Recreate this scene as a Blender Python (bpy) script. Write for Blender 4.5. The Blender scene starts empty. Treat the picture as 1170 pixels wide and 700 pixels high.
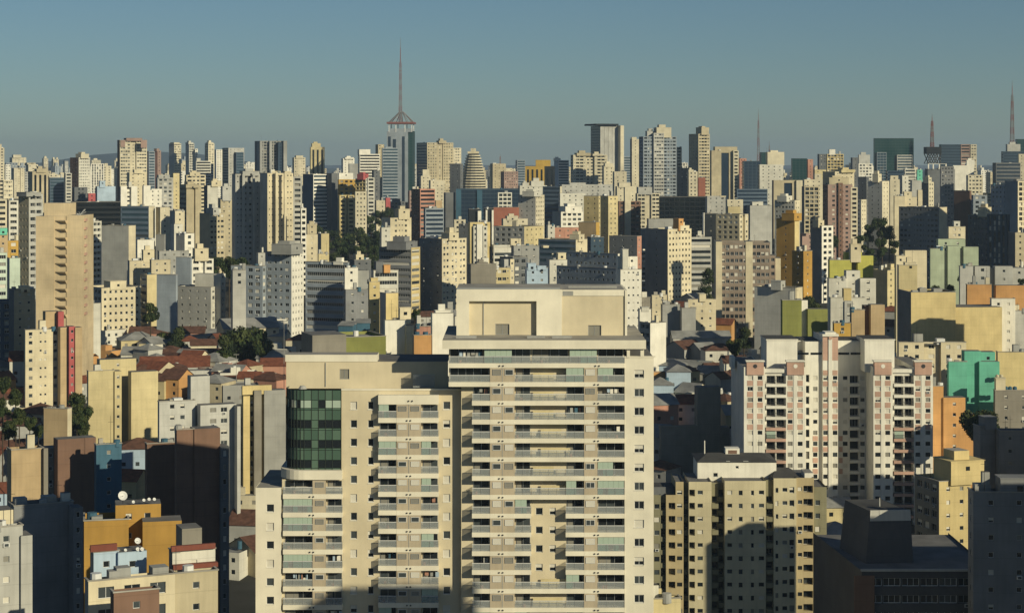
import bpy, math, random
import numpy as np
from mathutils import Vector
R = random.Random(7)
sc = bpy.context.scene
COL = sc.collection
# ---------------------------------------------------------------- camera
# photo measures 1170 x 700; focal length F in photo pixels; horizon on row HY
F, CX, CY, HY = 2190.0, 585.0, 350.0, 185.0
CZ = 95.0
cam_d = bpy.data.cameras.new('camera'); cam = bpy.data.objects.new('camera', cam_d); COL.objects.link(cam)
cam.location = (0, 0, CZ); cam.rotation_euler = (math.radians(90), 0, 0)
cam_d.sensor_width = 36.0; cam_d.lens = 36.0 * F / 1170.0
cam_d.shift_y = -(CY - HY) / 1170.0
cam_d.clip_start = 1.0; cam_d.clip_end = 40000.0
sc.camera = cam
# ---------------------------------------------------------------- sky, sun, exposure
SUN_EL, SUN_AZ = 21.0, 44.0        # elevation; azimuth to the right of straight behind the camera
w = bpy.data.worlds.new('World'); sc.world = w; w.use_nodes = True
nt = w.node_tree; bg = nt.nodes['Background']
sky = nt.nodes.new('ShaderNodeTexSky'); sky.sky_type = 'NISHITA'; sky.sun_disc = False
sky.sun_elevation = math.radians(SUN_EL); sky.sun_rotation = math.radians(180 - SUN_AZ)
sky.altitude = 760; sky.air_density = 1.0; sky.dust_density = 0.3; sky.ozone_density = 3.0
tint = nt.nodes.new('ShaderNodeMix'); tint.data_type = 'RGBA'; tint.blend_type = 'MULTIPLY'; tint.inputs[0].default_value = 1.0; tint.inputs[7].default_value = (.80, .97, 1.06, 1)
nt.links.new(sky.outputs[0], tint.inputs[6]); nt.links.new(tint.outputs[2], bg.inputs[0]); bg.inputs[1].default_value = 0.05
sun_d = bpy.data.lights.new('sun', 'SUN'); sun = bpy.data.objects.new('sun', sun_d); COL.objects.link(sun)
sun_d.energy = 5.0; sun_d.angle = math.radians(0.5); sun_d.color = (1.0, 0.90, 0.63)
_a, _e = math.radians(SUN_AZ), math.radians(SUN_EL)
SUNV = Vector((math.sin(_a) * math.cos(_e), -math.cos(_a) * math.cos(_e), math.sin(_e)))
sun.rotation_euler = SUNV.to_track_quat('Z', 'Y').to_euler()
sun.location = SUNV * 500
sc.view_settings.view_transform = 'Standard'; sc.view_settings.look = 'None'
sc.view_settings.exposure = -0.15; sc.view_settings.gamma = 1.0
sc.view_settings.use_curve_mapping = False
sc.cycles.use_denoising = True
sc.cycles.max_bounces = 5; sc.cycles.diffuse_bounces = 2; sc.cycles.volume_bounces = 1
sc.cycles.transparent_max_bounces = 8
# ---------------------------------------------------------------- helpers
GD = [(0, -25), (300, -21), (420, -13), (500, -5), (560, 8), (640, 17), (800, 22), (1000, 26), (1250, 32), (1500, 41), (1700, 49), (2000, 53), (2400, 50),
      (3000, 25), (4000, 10), (6000, 15), (9000, 35), (20000, 60)]
def ground(D):
    for (a, za), (b, zb) in zip(GD, GD[1:]):
        if D <= b:
            t = (D - a) / (b - a); return za + (zb - za) * max(t, 0)
    return GD[-1][1]
def at(px, py, D):
    return Vector(((px - CX) / F * D, D, CZ - (py - HY) / F * D))
def Xp(px, D): return (px - CX) / F * D
def Zp(py, D): return CZ - (py - HY) / F * D
def ybase(D): return HY + F * (CZ - ground(D)) / D

_mats = {}
def mat(key, col, rough=0.85, var=0.12, streak=0.07, spec=0.3, metal=0.0, scale=0.25, joints=False):
    if key in _mats: return _mats[key]
    m = bpy.data.materials.new(key); m.use_nodes = True
    n = m.node_tree.nodes; l = m.node_tree.links; b = n['Principled BSDF']
    b.inputs['Roughness'].default_value = rough; b.inputs['Metallic'].default_value = metal
    b.inputs['Specular IOR Level'].default_value = spec
    if var or streak:
        geo = n.new('ShaderNodeNewGeometry')
        mp = n.new('ShaderNodeMapping'); mp.inputs['Scale'].default_value = (1.9, 1.9, 0.12)
        l.new(geo.outputs['Position'], mp.inputs['Vector'])
        n1 = n.new('ShaderNodeTexNoise'); n1.inputs['Scale'].default_value = scale; n1.inputs['Detail'].default_value = 6
        n2 = n.new('ShaderNodeTexNoise'); n2.inputs['Scale'].default_value = 1.0; n2.inputs['Detail'].default_value = 4
        l.new(geo.outputs['Position'], n1.inputs['Vector']); l.new(mp.outputs[0], n2.inputs['Vector'])
        r1 = n.new('ShaderNodeMapRange'); r1.inputs[1].default_value = .3; r1.inputs[2].default_value = .7
        r1.inputs[3].default_value = 1 - var; r1.inputs[4].default_value = 1 + var * .5
        r2 = n.new('ShaderNodeMapRange'); r2.inputs[1].default_value = .42; r2.inputs[2].default_value = .72
        r2.inputs[3].default_value = 1.0; r2.inputs[4].default_value = 1 - streak
        l.new(n1.outputs[0], r1.inputs[0]); l.new(n2.outputs[0], r2.inputs[0])
        mu = n.new('ShaderNodeMath'); mu.operation = 'MULTIPLY'; l.new(r1.outputs[0], mu.inputs[0]); l.new(r2.outputs[0], mu.inputs[1])
        if joints:
            sx = n.new('ShaderNodeSeparateXYZ'); l.new(geo.outputs['Position'], sx.inputs[0])
            d_ = n.new('ShaderNodeMath'); d_.operation = 'DIVIDE'; d_.inputs[1].default_value = 2.9; l.new(sx.outputs[2], d_.inputs[0])
            fr = n.new('ShaderNodeMath'); fr.operation = 'FRACT'; l.new(d_.outputs[0], fr.inputs[0])
            gt = n.new('ShaderNodeMath'); gt.operation = 'GREATER_THAN'; gt.inputs[1].default_value = .965; l.new(fr.outputs[0], gt.inputs[0])
            r3 = n.new('ShaderNodeMapRange'); r3.inputs[3].default_value = 1.0; r3.inputs[4].default_value = .86; l.new(gt.outputs[0], r3.inputs[0])
            n3 = n.new('ShaderNodeTexNoise'); n3.inputs['Scale'].default_value = .045; n3.inputs['Detail'].default_value = 3; l.new(geo.outputs['Position'], n3.inputs['Vector'])
            r4 = n.new('ShaderNodeMapRange'); r4.inputs[1].default_value = .35; r4.inputs[2].default_value = .65; r4.inputs[3].default_value = .80; r4.inputs[4].default_value = 1.06; l.new(n3.outputs[0], r4.inputs[0])
            m3 = n.new('ShaderNodeMath'); m3.operation = 'MULTIPLY'; l.new(r3.outputs[0], m3.inputs[0]); l.new(r4.outputs[0], m3.inputs[1])
            m4 = n.new('ShaderNodeMath'); m4.operation = 'MULTIPLY'; l.new(mu.outputs[0], m4.inputs[0]); l.new(m3.outputs[0], m4.inputs[1]); mu = m4
        mx = n.new('ShaderNodeVectorMath'); mx.operation = 'SCALE'; mx.inputs[0].default_value = col[:3]
        l.new(mu.outputs[0], mx.inputs['Scale']); l.new(mx.outputs[0], b.inputs['Base Color'])
    else:
        b.inputs['Base Color'].default_value = (*col[:3], 1)
    _mats[key] = m; return m
PAL = dict(tile=(.20, .065, .045), cr=(.64, .58, .43), wh=(.64, .62, .54), be=(.50, .435, .295), tan=(.48, .36, .21), gy=(.34, .34, .32), dg=(.15, .158, .165),
           lg=(.47, .465, .43), br=(.20, .12, .085), ye=(.60, .51, .29), mu=(.46, .27, .065), oc=(.52, .33, .08), org=(.60, .33, .13), pk=(.54, .35, .27),
           gb=(.29, .33, .37), nb=(.045, .075, .11), bk=(.018, .022, .026), ol=(.24, .25, .075), pg=(.40, .46, .33), tg=(.16, .52, .38),
           dt=(.03, .22, .15), mint=(.54, .63, .53), pb=(.42, .53, .64), rd=(.34, .13, .085), lm=(.52, .50, .12), pc=(.68, .60, .42),
           tl=(.03, .065, .07), bl=(.055, .13, .19), cb=(.30, .24, .19), bb=(.10, .14, .19), pkb=(.36, .25, .21), db=(.05, .05, .055), cw=(.72, .64, .48),
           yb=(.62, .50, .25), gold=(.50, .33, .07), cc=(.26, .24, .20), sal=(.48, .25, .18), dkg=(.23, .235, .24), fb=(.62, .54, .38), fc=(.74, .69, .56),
           fp=(.46, .39, .285), wt=(.76, .73, .64), red=(.44, .11, .11))
def wm(c): return mat('wall_' + c, PAL[c], (.88), .14, .04 if c in ('fb', 'fc') else .10, joints=c not in ('fc', 'fb', 'fp', 'wt'))
def glass(key, col, rough=.12): return mat('glass_' + key, col, rough, 0, 0, .6)
G_DARK = glass('dark', (.014, .018, .022)); G_MID = glass('mid', (.05, .06, .065), .2); G_CURT = mat('curtain', (.22, .21, .18), .6, 0, 0)
G_SHUT = mat('shutter', (.58, .55, .47), .6, 0, 0); G_BLUE = glass('blue', (.03, .06, .085), .08); G_TEAL = glass('teal', (.012, .045, .045), .1)
G_BLACK = glass('black', (.006, .009, .012), .07); G_NAVY = glass('navy', (.02, .035, .06), .08)
FRAME = mat('white_frame', (.62, .62, .60), .5, 0, 0); ALU = mat('aluminium', (.42, .43, .43), .4, 0, 0, .5, .6); IRON = mat('dark_iron', (.04, .04, .042), .6, 0, 0)
ROOFM = [mat('roof_grey', (.16, .155, .15), .95, .3, 0), mat('roof_dark', (.07, .068, .065), .95, .3, 0), mat('roof_pale', (.34, .32, .28), .95, .3, 0)]
TILE = mat('clay_tile', (.19, .07, .042), .9, .4, .1, .2, 0, .8); TILE2 = mat('old_clay_tile', (.12, .062, .045), .9, .4, .1, .2, 0, .8)
FIBRE = mat('fibre_cement_sheet', (.26, .26, .25), .9, .35, .1); WOOD = mat('bark', (.06, .045, .03), .95, .2, 0)

class MB:
    def __init__(s): s.v = []; s.f = []; s.m = []; s.mats = []
    def mi(s, m):
        if m not in s.mats: s.mats.append(m)
        return s.mats.index(m)
    def quad(s, a, b, c, d, m):
        k = len(s.v); s.v += [tuple(a), tuple(b), tuple(c), tuple(d)]; s.f.append((k, k + 1, k + 2, k + 3)); s.m.append(s.mi(m))
    def tri(s, a, b, c, m):
        k = len(s.v); s.v += [tuple(a), tuple(b), tuple(c)]; s.f.append((k, k + 1, k + 2)); s.m.append(s.mi(m))
    def box(s, x0, x1, y0, y1, z0, z1, m, mt=None, bottom=True):
        k = len(s.v)
        s.v += [(x0, y0, z0), (x1, y0, z0), (x1, y1, z0), (x0, y1, z0), (x0, y0, z1), (x1, y0, z1), (x1, y1, z1), (x0, y1, z1)]
        fs = [(0, 1, 5, 4), (1, 2, 6, 5), (2, 3, 7, 6), (3, 0, 4, 7), (4, 5, 6, 7)] + ([(3, 2, 1, 0)] if bottom else [])
        i = s.mi(m); j = s.mi(mt or m)
        for q, f in enumerate(fs):
            s.f.append(tuple(k + t for t in f)); s.m.append(j if q == 4 else i)
    def tube(s, a, b, r0, r1, m, n=6):
        a, b = Vector(a), Vector(b); d = (b - a)
        if d.length < 1e-6: return
        q = d.to_track_quat('Z', 'Y'); k = len(s.v); i = s.mi(m)
        for p, r in ((a, r0), (b, r1)):
            for t in range(n):
                an = 2 * math.pi * t / n
                s.v.append(tuple(p + q @ Vector((r * math.cos(an), r * math.sin(an), 0))))
        for t in range(n):
            u = (t + 1) % n; s.f.append((k + t, k + u, k + n + u, k + n + t)); s.m.append(i)
        s.f.append(tuple(k + n + t for t in range(n))); s.m.append(i)
        s.f.append(tuple(k + t for t in reversed(range(n)))); s.m.append(i)
    def prism(s, pts, z0, z1, m, mt=None):
        n = len(pts); k = len(s.v); i = s.mi(m); j = s.mi(mt or m)
        s.v += [(x, y, z0) for x, y in pts] + [(x, y, z1) for x, y in pts]
        for t in range(n):
            u = (t + 1) % n; s.f.append((k + t, k + u, k + n + u, k + n + t)); s.m.append(i)
        s.f.append(tuple(k + n + t for t in range(n))); s.m.append(j)
    def mesh(s, name):
        me = bpy.data.meshes.new(name); me.from_pydata(s.v, [], s.f)
        for m in s.mats: me.materials.append(m)
        me.polygons.foreach_set('material_index', s.m); me.update(); return me
    def build(s, name, parent=None, loc=None, rz=0):
        return obj(name, s.mesh(name), parent, loc, rz)
def obj(name, me, parent=None, loc=None, rz=0):
    o = bpy.data.objects.new(name, me); COL.objects.link(o)
    if parent is not None: o.parent = parent
    if loc is not None: o.location = loc
    if rz: o.rotation_euler = (0, 0, rz)
    return o
LABELS = {}
def tag(o, label, cat, group=None, kind=None):
    if label:
        o['label'] = label; LABELS.setdefault(label, []).append(o.name)
    if cat: o['category'] = cat
    if group: o['group'] = group
    if kind: o['kind'] = kind
    return o
def root(name, label, cat, loc, rz=0, group=None):
    o = bpy.data.objects.new(name, None); COL.objects.link(o); o.empty_display_size = 1
    o.location = loc; o.rotation_euler = (0, 0, rz); return tag(o, label, cat, group)

# ---------------------------------------------------------------- windows
_winmesh = {}
def window_mesh(wd, ht, var):
    k = (round(wd, 1), round(ht, 1), var)
    if k in _winmesh: return _winmesh[k]
    wd, ht = k[0], k[1]; mb = MB(); x, z = wd / 2, ht / 2; t = .07 if wd < 2.5 else .1
    fm = ALU if var in ('d2', 'c') else FRAME
    mb.box(-x, x, -.05, .02, z - t, z, fm); mb.box(-x, x, -.05, .02, -z, -z + t, fm)
    mb.box(-x, -x + t, -.048, .02, -z + t, z - t, fm); mb.box(x - t, x, -.048, .02, -z + t, z - t, fm)
    n = max(1, int(round(wd / .9)))
    if var == 's':
        mb.box(-x + t, x - t, -.03, .018, -z + t, z - t, G_SHUT)
    else:
        g = {'d': G_DARK, 'd2': G_DARK, 'h': G_DARK, 'm': G_MID, 'c': G_CURT}[var]
        mb.quad((-x + t, 0, -z + t), (x - t, 0, -z + t), (x - t, 0, z - t), (-x + t, 0, z - t), g)
        if var == 'h': mb.box(-x + t, x - t, -.035, -.005, z - t - .45 * ht, z - t, G_SHUT)
        for i in range(1, n):
            u = -x + wd * i / n; mb.box(u - .03, u + .03, -.045, .015, -z + t, z - t, fm)
    me = mb.mesh('window'); _winmesh[k] = me; return me
def win_variant(mix='n'):
    r = R.random()
    if mix == 'dark': return 'd' if r < .7 else ('d2' if r < .9 else 'm')
    if mix == 'light': return 's' if r < .5 else 'd' if r < .72 else 'h' if r < .9 else 'c'
    return 'd' if r < .30 else 'd2' if r < .40 else 'h' if r < .58 else 'm' if r < .72 else 'c' if r < .84 else 's'
def back_mat(kind):
    if kind == 'win':
        r = R.random(); return G_DARK if r < .45 else G_MID if r < .70 else G_CURT if r < .88 else G_SHUT
    if kind == 'blue': return G_BLUE if R.random() < .9 else G_MID
    if kind == 'black': return G_BLACK
    if kind == 'navy': return G_NAVY
    if kind == 'teal': return G_TEAL
    if kind == 'bal': return G_DARK if R.random() < .7 else G_MID if R.random() < .6 else G_CURT
    return G_DARK

def rows_for(style, W, H, fl=2.9, rng=None):
    """rows of openings (v0, v1, [(u0, u1, w0, w1, depth, kind)]) of a facade W x H"""
    rows = []; nf = max(1, int(H / fl)); top = H - .9
    def grid(sp, ww, hh, sill, depth, kind, edge=.6):
        n = max(1, int((W - 2 * edge + (sp - ww)) / sp)); span = (W - 2 * edge) / n
        hh2 = min(hh, fl - .35)
        for f in range(nf):
            v = H - (f + 1) * fl + sill - .5
            if v < .3: continue
            rows.append((v, v + hh2, [(edge + span * (i + .5) - ww / 2, edge + span * (i + .5) + ww / 2, v, v + hh2, depth, kind) for i in range(n)]))
    if W < 1.6 or H < 2.5: return []
    s = style[0]
    if s == 'n': return []
    def bays(kinds, edge=.5):
        half = []; tot = 0; Wi = W - 2 * edge
        while tot < Wi / 2 - 1.2:
            k = R.choice(kinds); bw = {'L': 2.7, 'M': 2.3, 'S': 1.5, 'x': 1.3, 'B': 3.2}[k]; half.append((k, bw)); tot += bw
        if not half: half = [(R.choice('LM'), max(Wi / 2, 1.2))]; tot = half[0][1]
        seq = half + half[::-1] if Wi > 5 else half; full = sum(q[1] for q in seq); sc_ = Wi / full
        for f in range(nf):
            v = H - (f + 1) * fl + .45
            if v < .3: continue
            ops = []; u = edge
            for k, bw in seq:
                bw *= sc_; c = u + bw / 2; u += bw
                if k == 'L': ops.append((c - min(.85, bw * .42), c + min(.85, bw * .42), v + .45, v + 1.65, .2, 'win'))
                elif k == 'M': ops.append((c - min(.6, bw * .4), c + min(.6, bw * .4), v + .5, v + 1.65, .2, 'win'))
                elif k == 'S': ops.append((c - .33, c + .33, v + .95, v + 1.6, .15, 'win'))
                elif k == 'B': ops.append((c - bw * .42, c + bw * .42, v + .35, v + 1.75, .9, 'bal'))
            if ops: rows.append((v + .3, v + 1.8, ops))
    if s == 'w': bays('LMMMSx')
    elif s == 't': bays('SMSSBSM', .4)
    elif s == 'q': grid(1.75, 1.4, 1.45, .95, .2, 'win', .3)
    elif s == 'W': grid(3.4, 2.1, 1.5, 1.0, .25, 'win')
    elif s == 's': grid(4.6, .9, .9, 1.2, .2, 'win')
    elif s == 'd': grid(2.3, 1.0, 1.1, 1.1, .22, 'win', .4)
    elif s == 'f': grid(3.3, 2.5, 1.9, .7, .8, 'win', .4)
    elif s == 'v': grid(2.6, 1.3, 2.35, .4, .35, 'win', .5)
    elif s == 'b': bays('BBBML')
    elif s == 'r': grid(max(W, 2), max(W - 1.0, 1.2), 1.45, 1.0, .3, 'win' if style == 'r' else {'rb': 'blue', 'rk': 'black', 'rn': 'navy'}[style], .2)
    elif s == 'g': grid(3.1, 2.95, 2.35, .3, .1, {'g': 'blue', 'gk': 'black', 'gn': 'navy', 'gt': 'teal'}[style], .25)
    elif s == 'k':
        for f in range(nf):
            v = H - (f + 1) * fl + .8
            if v > .3: rows.append((v, v + .9, [(W / 2 - .4, W / 2 + .4, v, v + .9, .2, 'win')]))
    elif s == 'B': bays('BMLMSx')
    elif s == 'V':     # continuous dark vertical strips
        n = max(1, int(W / 4.2)); span = (W - 1) / n
        rows.append((1.0, H - 3.0, [(.5 + span * (i + .28), .5 + span * (i + .72), 1.0, H - 3.0, .4, 'black') for i in range(n)]))
    elif s == 'S':     # one broad dark strip in the middle
        rows.append((1.0, H - 2.0, [(W * .36, W * .64, 1.0, H - 2.0, .8, 'navy')]))
    elif s == 'm':     # blank with top two window floors
        grid(3.3, 1.3, 1.3, 1.0, .2, 'win'); rows[:] = rows[:2]
    return sorted(rows)
def facade(mb, o, u, W, H, rows, wmat, wins=None, rz=0):
    """wall with recessed openings; o lower corner, u unit direction along; outward normal n = u turned -90 deg"""
    o = Vector(o); u = Vector(u); n = Vector((u.y, -u.x, 0)); z = Vector((0, 0, 1))
    P = lambda a, b, d=0.0: o + u * a + z * b - n * d
    last = 0.0
    for v0, v1, ops in rows:
        if v0 < last - 1e-4 or v1 > H: continue
        if v0 > last + 1e-4: mb.quad(P(0, last), P(W, last), P(W, v0), P(0, v0), wmat)
        a = 0.0
        for (u0, u1, w0, w1, d, kind) in sorted(ops):
            u0 = max(u0, a + .02); u1 = min(u1, W - .02)
            if u1 - u0 < .1: continue
            mb.quad(P(a, v0), P(u0, v0), P(u0, v1), P(a, v1), wmat)
            if w0 > v0 + .01: mb.quad(P(u0, v0), P(u1, v0), P(u1, w0), P(u0, w0), wmat)
            if w1 < v1 - .01: mb.quad(P(u0, w1), P(u1, w1), P(u1, v1), P(u0, v1), wmat)
            mb.quad(P(u0, w0), P(u1, w0), P(u1, w0, d), P(u0, w0, d), wmat); mb.quad(P(u0, w1, d), P(u1, w1, d), P(u1, w1), P(u0, w1), wmat)
            mb.quad(P(u0, w0), P(u0, w0, d), P(u0, w1, d), P(u0, w1), wmat); mb.quad(P(u1, w0, d), P(u1, w0), P(u1, w1), P(u1, w1, d), wmat)
            if wins is not None and kind in ('win', 'bal'):
                wins.append((P((u0 + u1) / 2, (w0 + w1) / 2, d), rz, u1 - u0, w1 - w0, kind))
            if wins is None or kind not in ('win', 'bal'):
                mb.quad(P(u0, w0, d), P(u1, w0, d), P(u1, w1, d), P(u0, w1, d), back_mat(kind))
            a = u1
        mb.quad(P(a, v0), P(W, v0), P(W, v1), P(a, v1), wmat)
        last = v1
    if H > last: mb.quad(P(0, last), P(W, last), P(W, H), P(0, H), wmat)
_ac = []
def AC_MESH():
    if not _ac:
        m = MB(); m.box(-.42, .42, -.16, .12, -.28, .28, FRAME); m.box(-.3, .3, -.175, -.155, -.2, .2, G_MID); _ac.append(m.mesh('air_conditioner'))
    return _ac[0]
def place_windows(wins, parent, mix='n', cap=100):
    """the first CAP windows (those highest on the facade) are parts; the rest are one part of kind stuff"""
    wins = sorted(wins, key=lambda t: (-round(t[0].z, 2), t[1], t[0].x, t[0].y))
    for p, rz, a, b, kind in wins[:cap]:
        v = win_variant('dark' if kind == 'bal' else mix)
        obj('window', window_mesh(a, b, v), parent, p, rz)
        if kind == 'win' and R.random() < .07:
            n_ = Vector((math.sin(rz), -math.cos(rz), 0)); obj('air_conditioner', AC_MESH(), parent, p + n_ * .32 + Vector((0, 0, -b / 2 - .38)), rz)
    if len(wins) > cap:
        mb = MB()
        for p, rz, a, b, kind in wins[cap:]:
            u = Vector((math.cos(rz), math.sin(rz), 0)) * a / 2; z = Vector((0, 0, b / 2))
            mb.quad(p - u - z, p + u - z, p + u + z, p - u + z, back_mat(kind))
        mb.build('window', parent)['kind'] = 'stuff'

# ---------------------------------------------------------------- generic building
BUF = np.full((760, 1260), 1e9)          # nearest depth seen per photo pixel, used to find gaps for the low houses
def cover(x0, x1, yt, yb, D):
    a, b = max(0, int(x0) + 45), min(1260, int(x1) + 45); c, d = max(0, int(yt)), min(760, int(yb))
    if b > a and d > c:
        s = BUF[c:d, a:b]; np.minimum(s, D, out=s)
FOOT = []
ALLB = []
def solve(x0, xs, x1, D, theta=None):
    u0, us, u1 = [(t - CX) / F for t in (x0, xs, x1)]
    if theta is None:
        fl = (xs - x0) / max(x1 - x0, 1e-6)
        if fl < .02: th = -math.atan(us)
        else: th = min(max(math.atan2(fl, max(1 - fl, .02)), math.radians(12)), math.radians(62)) - math.atan(us)
    else: th = math.radians(theta)
    s, c = math.sin(th), math.cos(th); X0 = us * D
    W = (u1 * D - X0) / max(c - u1 * s, .05)
    L = (X0 - u0 * D) / max(s + u0 * c, .02) if xs - x0 > .6 else None
    if L is None: L = min(max(W * .8, 9), 20)
    return th, max(W, 1.0), min(max(L, 2.0), 70)
def clutter(mb_parent, W, L, H, D, seed):
    r = random.Random(seed)
    if D > 1900: return
    for i in range(r.choice([2, 3, 4, 5]) if D < 1250 else r.choice([1, 1, 2])):
        a = r.uniform(.06, .85) * W; b = r.uniform(.1, .8) * L; q = min(r.uniform(.8, 3.0), W * .25); m = MB()
        t = r.random(); h0 = H - .7
        if t < .12: m.box(a, a + q, b, b + q, h0, h0 + r.uniform(2.2, 4.0), wm(r.choice(['lg', 'wh', 'cr', 'gy'])), ROOFM[1]); m.build('stair_room', mb_parent)
        elif t < .45:
            m.box(a, a + q, b, b + q, h0, h0 + r.uniform(.8, 2.0), r.choice([FRAME, ROOFM[2], wm('gy')])); m.build('air_unit', mb_parent)
        elif t < .75:
            m.tube((a, b, h0), (a, b, h0 + 1.5), .8, .75, r.choice([wm('bl'), FRAME, wm('gy')]), 10); m.build('water_tank', mb_parent)
        else:
            hh = r.uniform(3, 7); m.tube((a, b, h0), (a, b, h0 + hh), .05, .03, IRON, 4)
            m.tube((a - .6, b, h0 + hh * .8), (a + .6, b, h0 + hh * .8), .03, .03, IRON, 4); m.build('aerial', mb_parent)
def bld(name, cat, label, x0, xs, x1, yt, D, c, Rs='w', Ls=None, cL=None, pent=(), theta=None, fl=2.9, group=None, roof=None, ext=(), caps=(), mix='n', dep=None, yb=None, par=.8, nocl=False, Ss='n'):
    """x0..xs the left face, xs..x1 the right face, in photo pixels at depth D; yt the roof line; pent: (xa, xb, y, colour) rooftop rooms"""
    th, W, L = solve(x0, xs, x1, D, theta)
    if dep: L = dep
    base = ground(D) - 4 if yb is None else Zp(yb, D)
    H = Zp(yt, D) - base
    rt = root(name, label, cat, (Xp(xs, D), D, base), th, group)
    wmat = wm(c); lmat = wm(cL) if cL else wmat; Ls = Ls if Ls is not None else Rs  # left face colour; on many buildings a grey that stands for its shade
    mb = MB(); wins = [] if D <= 900 else None
    rr, rl = rows_for(Rs, W, H, fl), rows_for(Ls, L, H, fl)
    vis = (700 - yt) / F * D + 12
    rr = [q for q in rr if q[0] > H - vis]; rl = [q for q in rl if q[0] > H - vis]
    if W > 9.5 and Rs[0] in 'wbBt' and R.random() < .62 and not ext:
        k = R.uniform(.36, .44); dr = R.uniform(1.0, 2.2); A, B = W * k, W * (1 - k); cut = lambda q: [t for t in q if t[0] > H - vis]
        side = cut(rows_for(Rs, A, H, fl)); mir = [(v0, v1, [(A - u1, A - u0, w0, w1, d, kd) for u0, u1, w0, w1, d, kd in ops]) for v0, v1, ops in side]
        facade(mb, (0, 0, 0), (1, 0, 0), A, H, side, wmat, wins, 0); facade(mb, (B, 0, 0), (1, 0, 0), A, H, mir, wmat, wins, 0)
        mid = R.choice(['w', 'n', 'k', 'b']) if B - A > 2 else 'n'
        facade(mb, (A, dr, 0), (1, 0, 0), B - A, H, cut(rows_for(mid, B - A, H, fl)), wmat, wins, 0)
        mb.quad((A, 0, 0), (A, dr, 0), (A, dr, H), (A, 0, H), wmat); mb.quad((B, dr, 0), (B, 0, 0), (B, 0, H), (B, dr, H), wmat)
    else: facade(mb, (0, 0, 0), (1, 0, 0), W, H, rr, wmat, wins, 0)
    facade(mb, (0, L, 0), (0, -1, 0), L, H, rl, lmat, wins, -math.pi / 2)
    rs_ = rows_for(Ss, L, H, fl)
    facade(mb, (W, 0, 0), (0, 1, 0), L, H, rs_, wmat)
    mb.quad((W, L, 0), (0, L, 0), (0, L, H), (W, L, H), wmat)
    mb.build('wall', rt)
    m2 = MB(); m2.quad((0, 0, H - par), (W, 0, H - par), (W, L, H - par), (0, L, H - par), roof or ROOFM[(int(x0) + int(yt)) % 3])
    if D < 1300:      # coping, a hand proud of the wall
        t = .12
        m2.box(-t, W + t, -t, .18, H, H + .16, ROOFM[2]); m2.box(-t, .18, .18, L + t, H, H + .16, ROOFM[2]); m2.box(W - .18, W + t, .18, L + t, H, H + .16, ROOFM[2])
    m2.build('roof', rt)
    s, co = math.sin(th), math.cos(th)
    for p in pent:
        xa, xb, y = p[:3]; pc = p[3] if len(p) > 3 else c
        off = min(L * .5, 8.0); Dp = D + off * co
        wx = (xb - xa) * Dp / F / (co + .45 * abs(s)); Xc = Xp((xa + xb) / 2, Dp)
        dx, dy = Xc - Xp(xs, D), Dp - D
        lx = dx * co + dy * s; ly = -dx * s + dy * co; ly = max(ly, wx * .25 + .3)
        z1 = Zp(y, Dp) - base; q = MB(); hh = min(max(wx * .45, 2.0), L * .48)
        q.box(lx - wx / 2, lx + wx / 2, ly - hh, ly + hh, H - par - .1, z1, wm(pc), ROOFM[1], False)
        q.box(lx - wx / 2 - .1, lx + wx / 2 + .1, ly - hh - .1, ly + hh + .1, z1, z1 + .2, wm(pc))
        if wx > 3.5 and R.random() < .6: q.box(lx - wx * .3, lx + wx * .15, ly - hh * .6, ly + hh * .6, z1 + .2, z1 + R.uniform(1.2, 2.6), wm(pc), ROOFM[2], False)
        if D < 1500 and wx > 3: q.box(lx - .5, lx + .5, ly - hh - .04, ly - hh + .02, z1 - 2.0, z1 - 1.1, G_DARK)
        q.build('machine_room', rt)
    for e in ext:     # further volumes of the same building: (xa, xb, yt, depth offset, colour, style)
        xa, xb, y, dd, ec, es = e; De = D + dd; We = (xb - xa) / F * De; He = Zp(y, De) - base
        q = MB(); off = Vector((Xp(xa, De) - Xp(xs, D), dd, 0)); lo = Vector((off.x * co + off.y * s, -off.x * s + off.y * co, 0))
        rw = [t for t in rows_for(es, We, He, fl) if t[0] > He - (700 - y) / F * De - 12]
        q2 = [] if wins is not None else None
        Le = max(4.0, min(L - 2, 12))
        facade(q, lo, (1, 0, 0), We, He, rw, wm(ec), q2, 0)
        q.quad(lo + Vector((0, Le, 0)), lo, lo + Vector((0, 0, He)), lo + Vector((0, Le, He)), wm(ec))
        q.quad(lo + Vector((We, 0, 0)), lo + Vector((We, Le, 0)), lo + Vector((We, Le, He)), lo + Vector((We, 0, He)), wm(ec))
        q.quad(lo + Vector((0, 0, He)), lo + Vector((We, 0, He)), lo + Vector((We, Le, He)), lo + Vector((0, Le, He)), ROOFM[0])
        q.build('wall', rt)
        if q2: wins += q2
        cover(xa, xb, y, ybase(De), De)
    for e in caps:    # a piece near the top only: (xa, xb, y top, y bottom, depth offset, colour)
        xa, xb, y, yl, dd, ec = e; De = D + dd; q = MB(); off = Vector((Xp(xa, De) - Xp(xs, D), dd, 0)); lo = Vector((off.x * co + off.y * s, -off.x * s + off.y * co, 0)); We = (xb - xa) / F * De
        q.box(lo.x, lo.x + We, lo.y, lo.y + max(.2, -dd - .01) if dd < 0 else lo.y + 3, Zp(yl, De) - base, Zp(y, De) - base, wm(ec)); q.build('crown_panel', rt)
    if wins: place_windows(wins, rt, mix)
    if not nocl: clutter(rt, W, L, H, D, int(x0 * 7 + yt))
    cover(x0, x1, yt, ybase(D), D)
    for p in pent: cover(p[0], p[1], p[2], yt, D)
    ALLB.append((rt, label, x0, x1, yt, D))
    return rt, W, L, H, base, th
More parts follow.
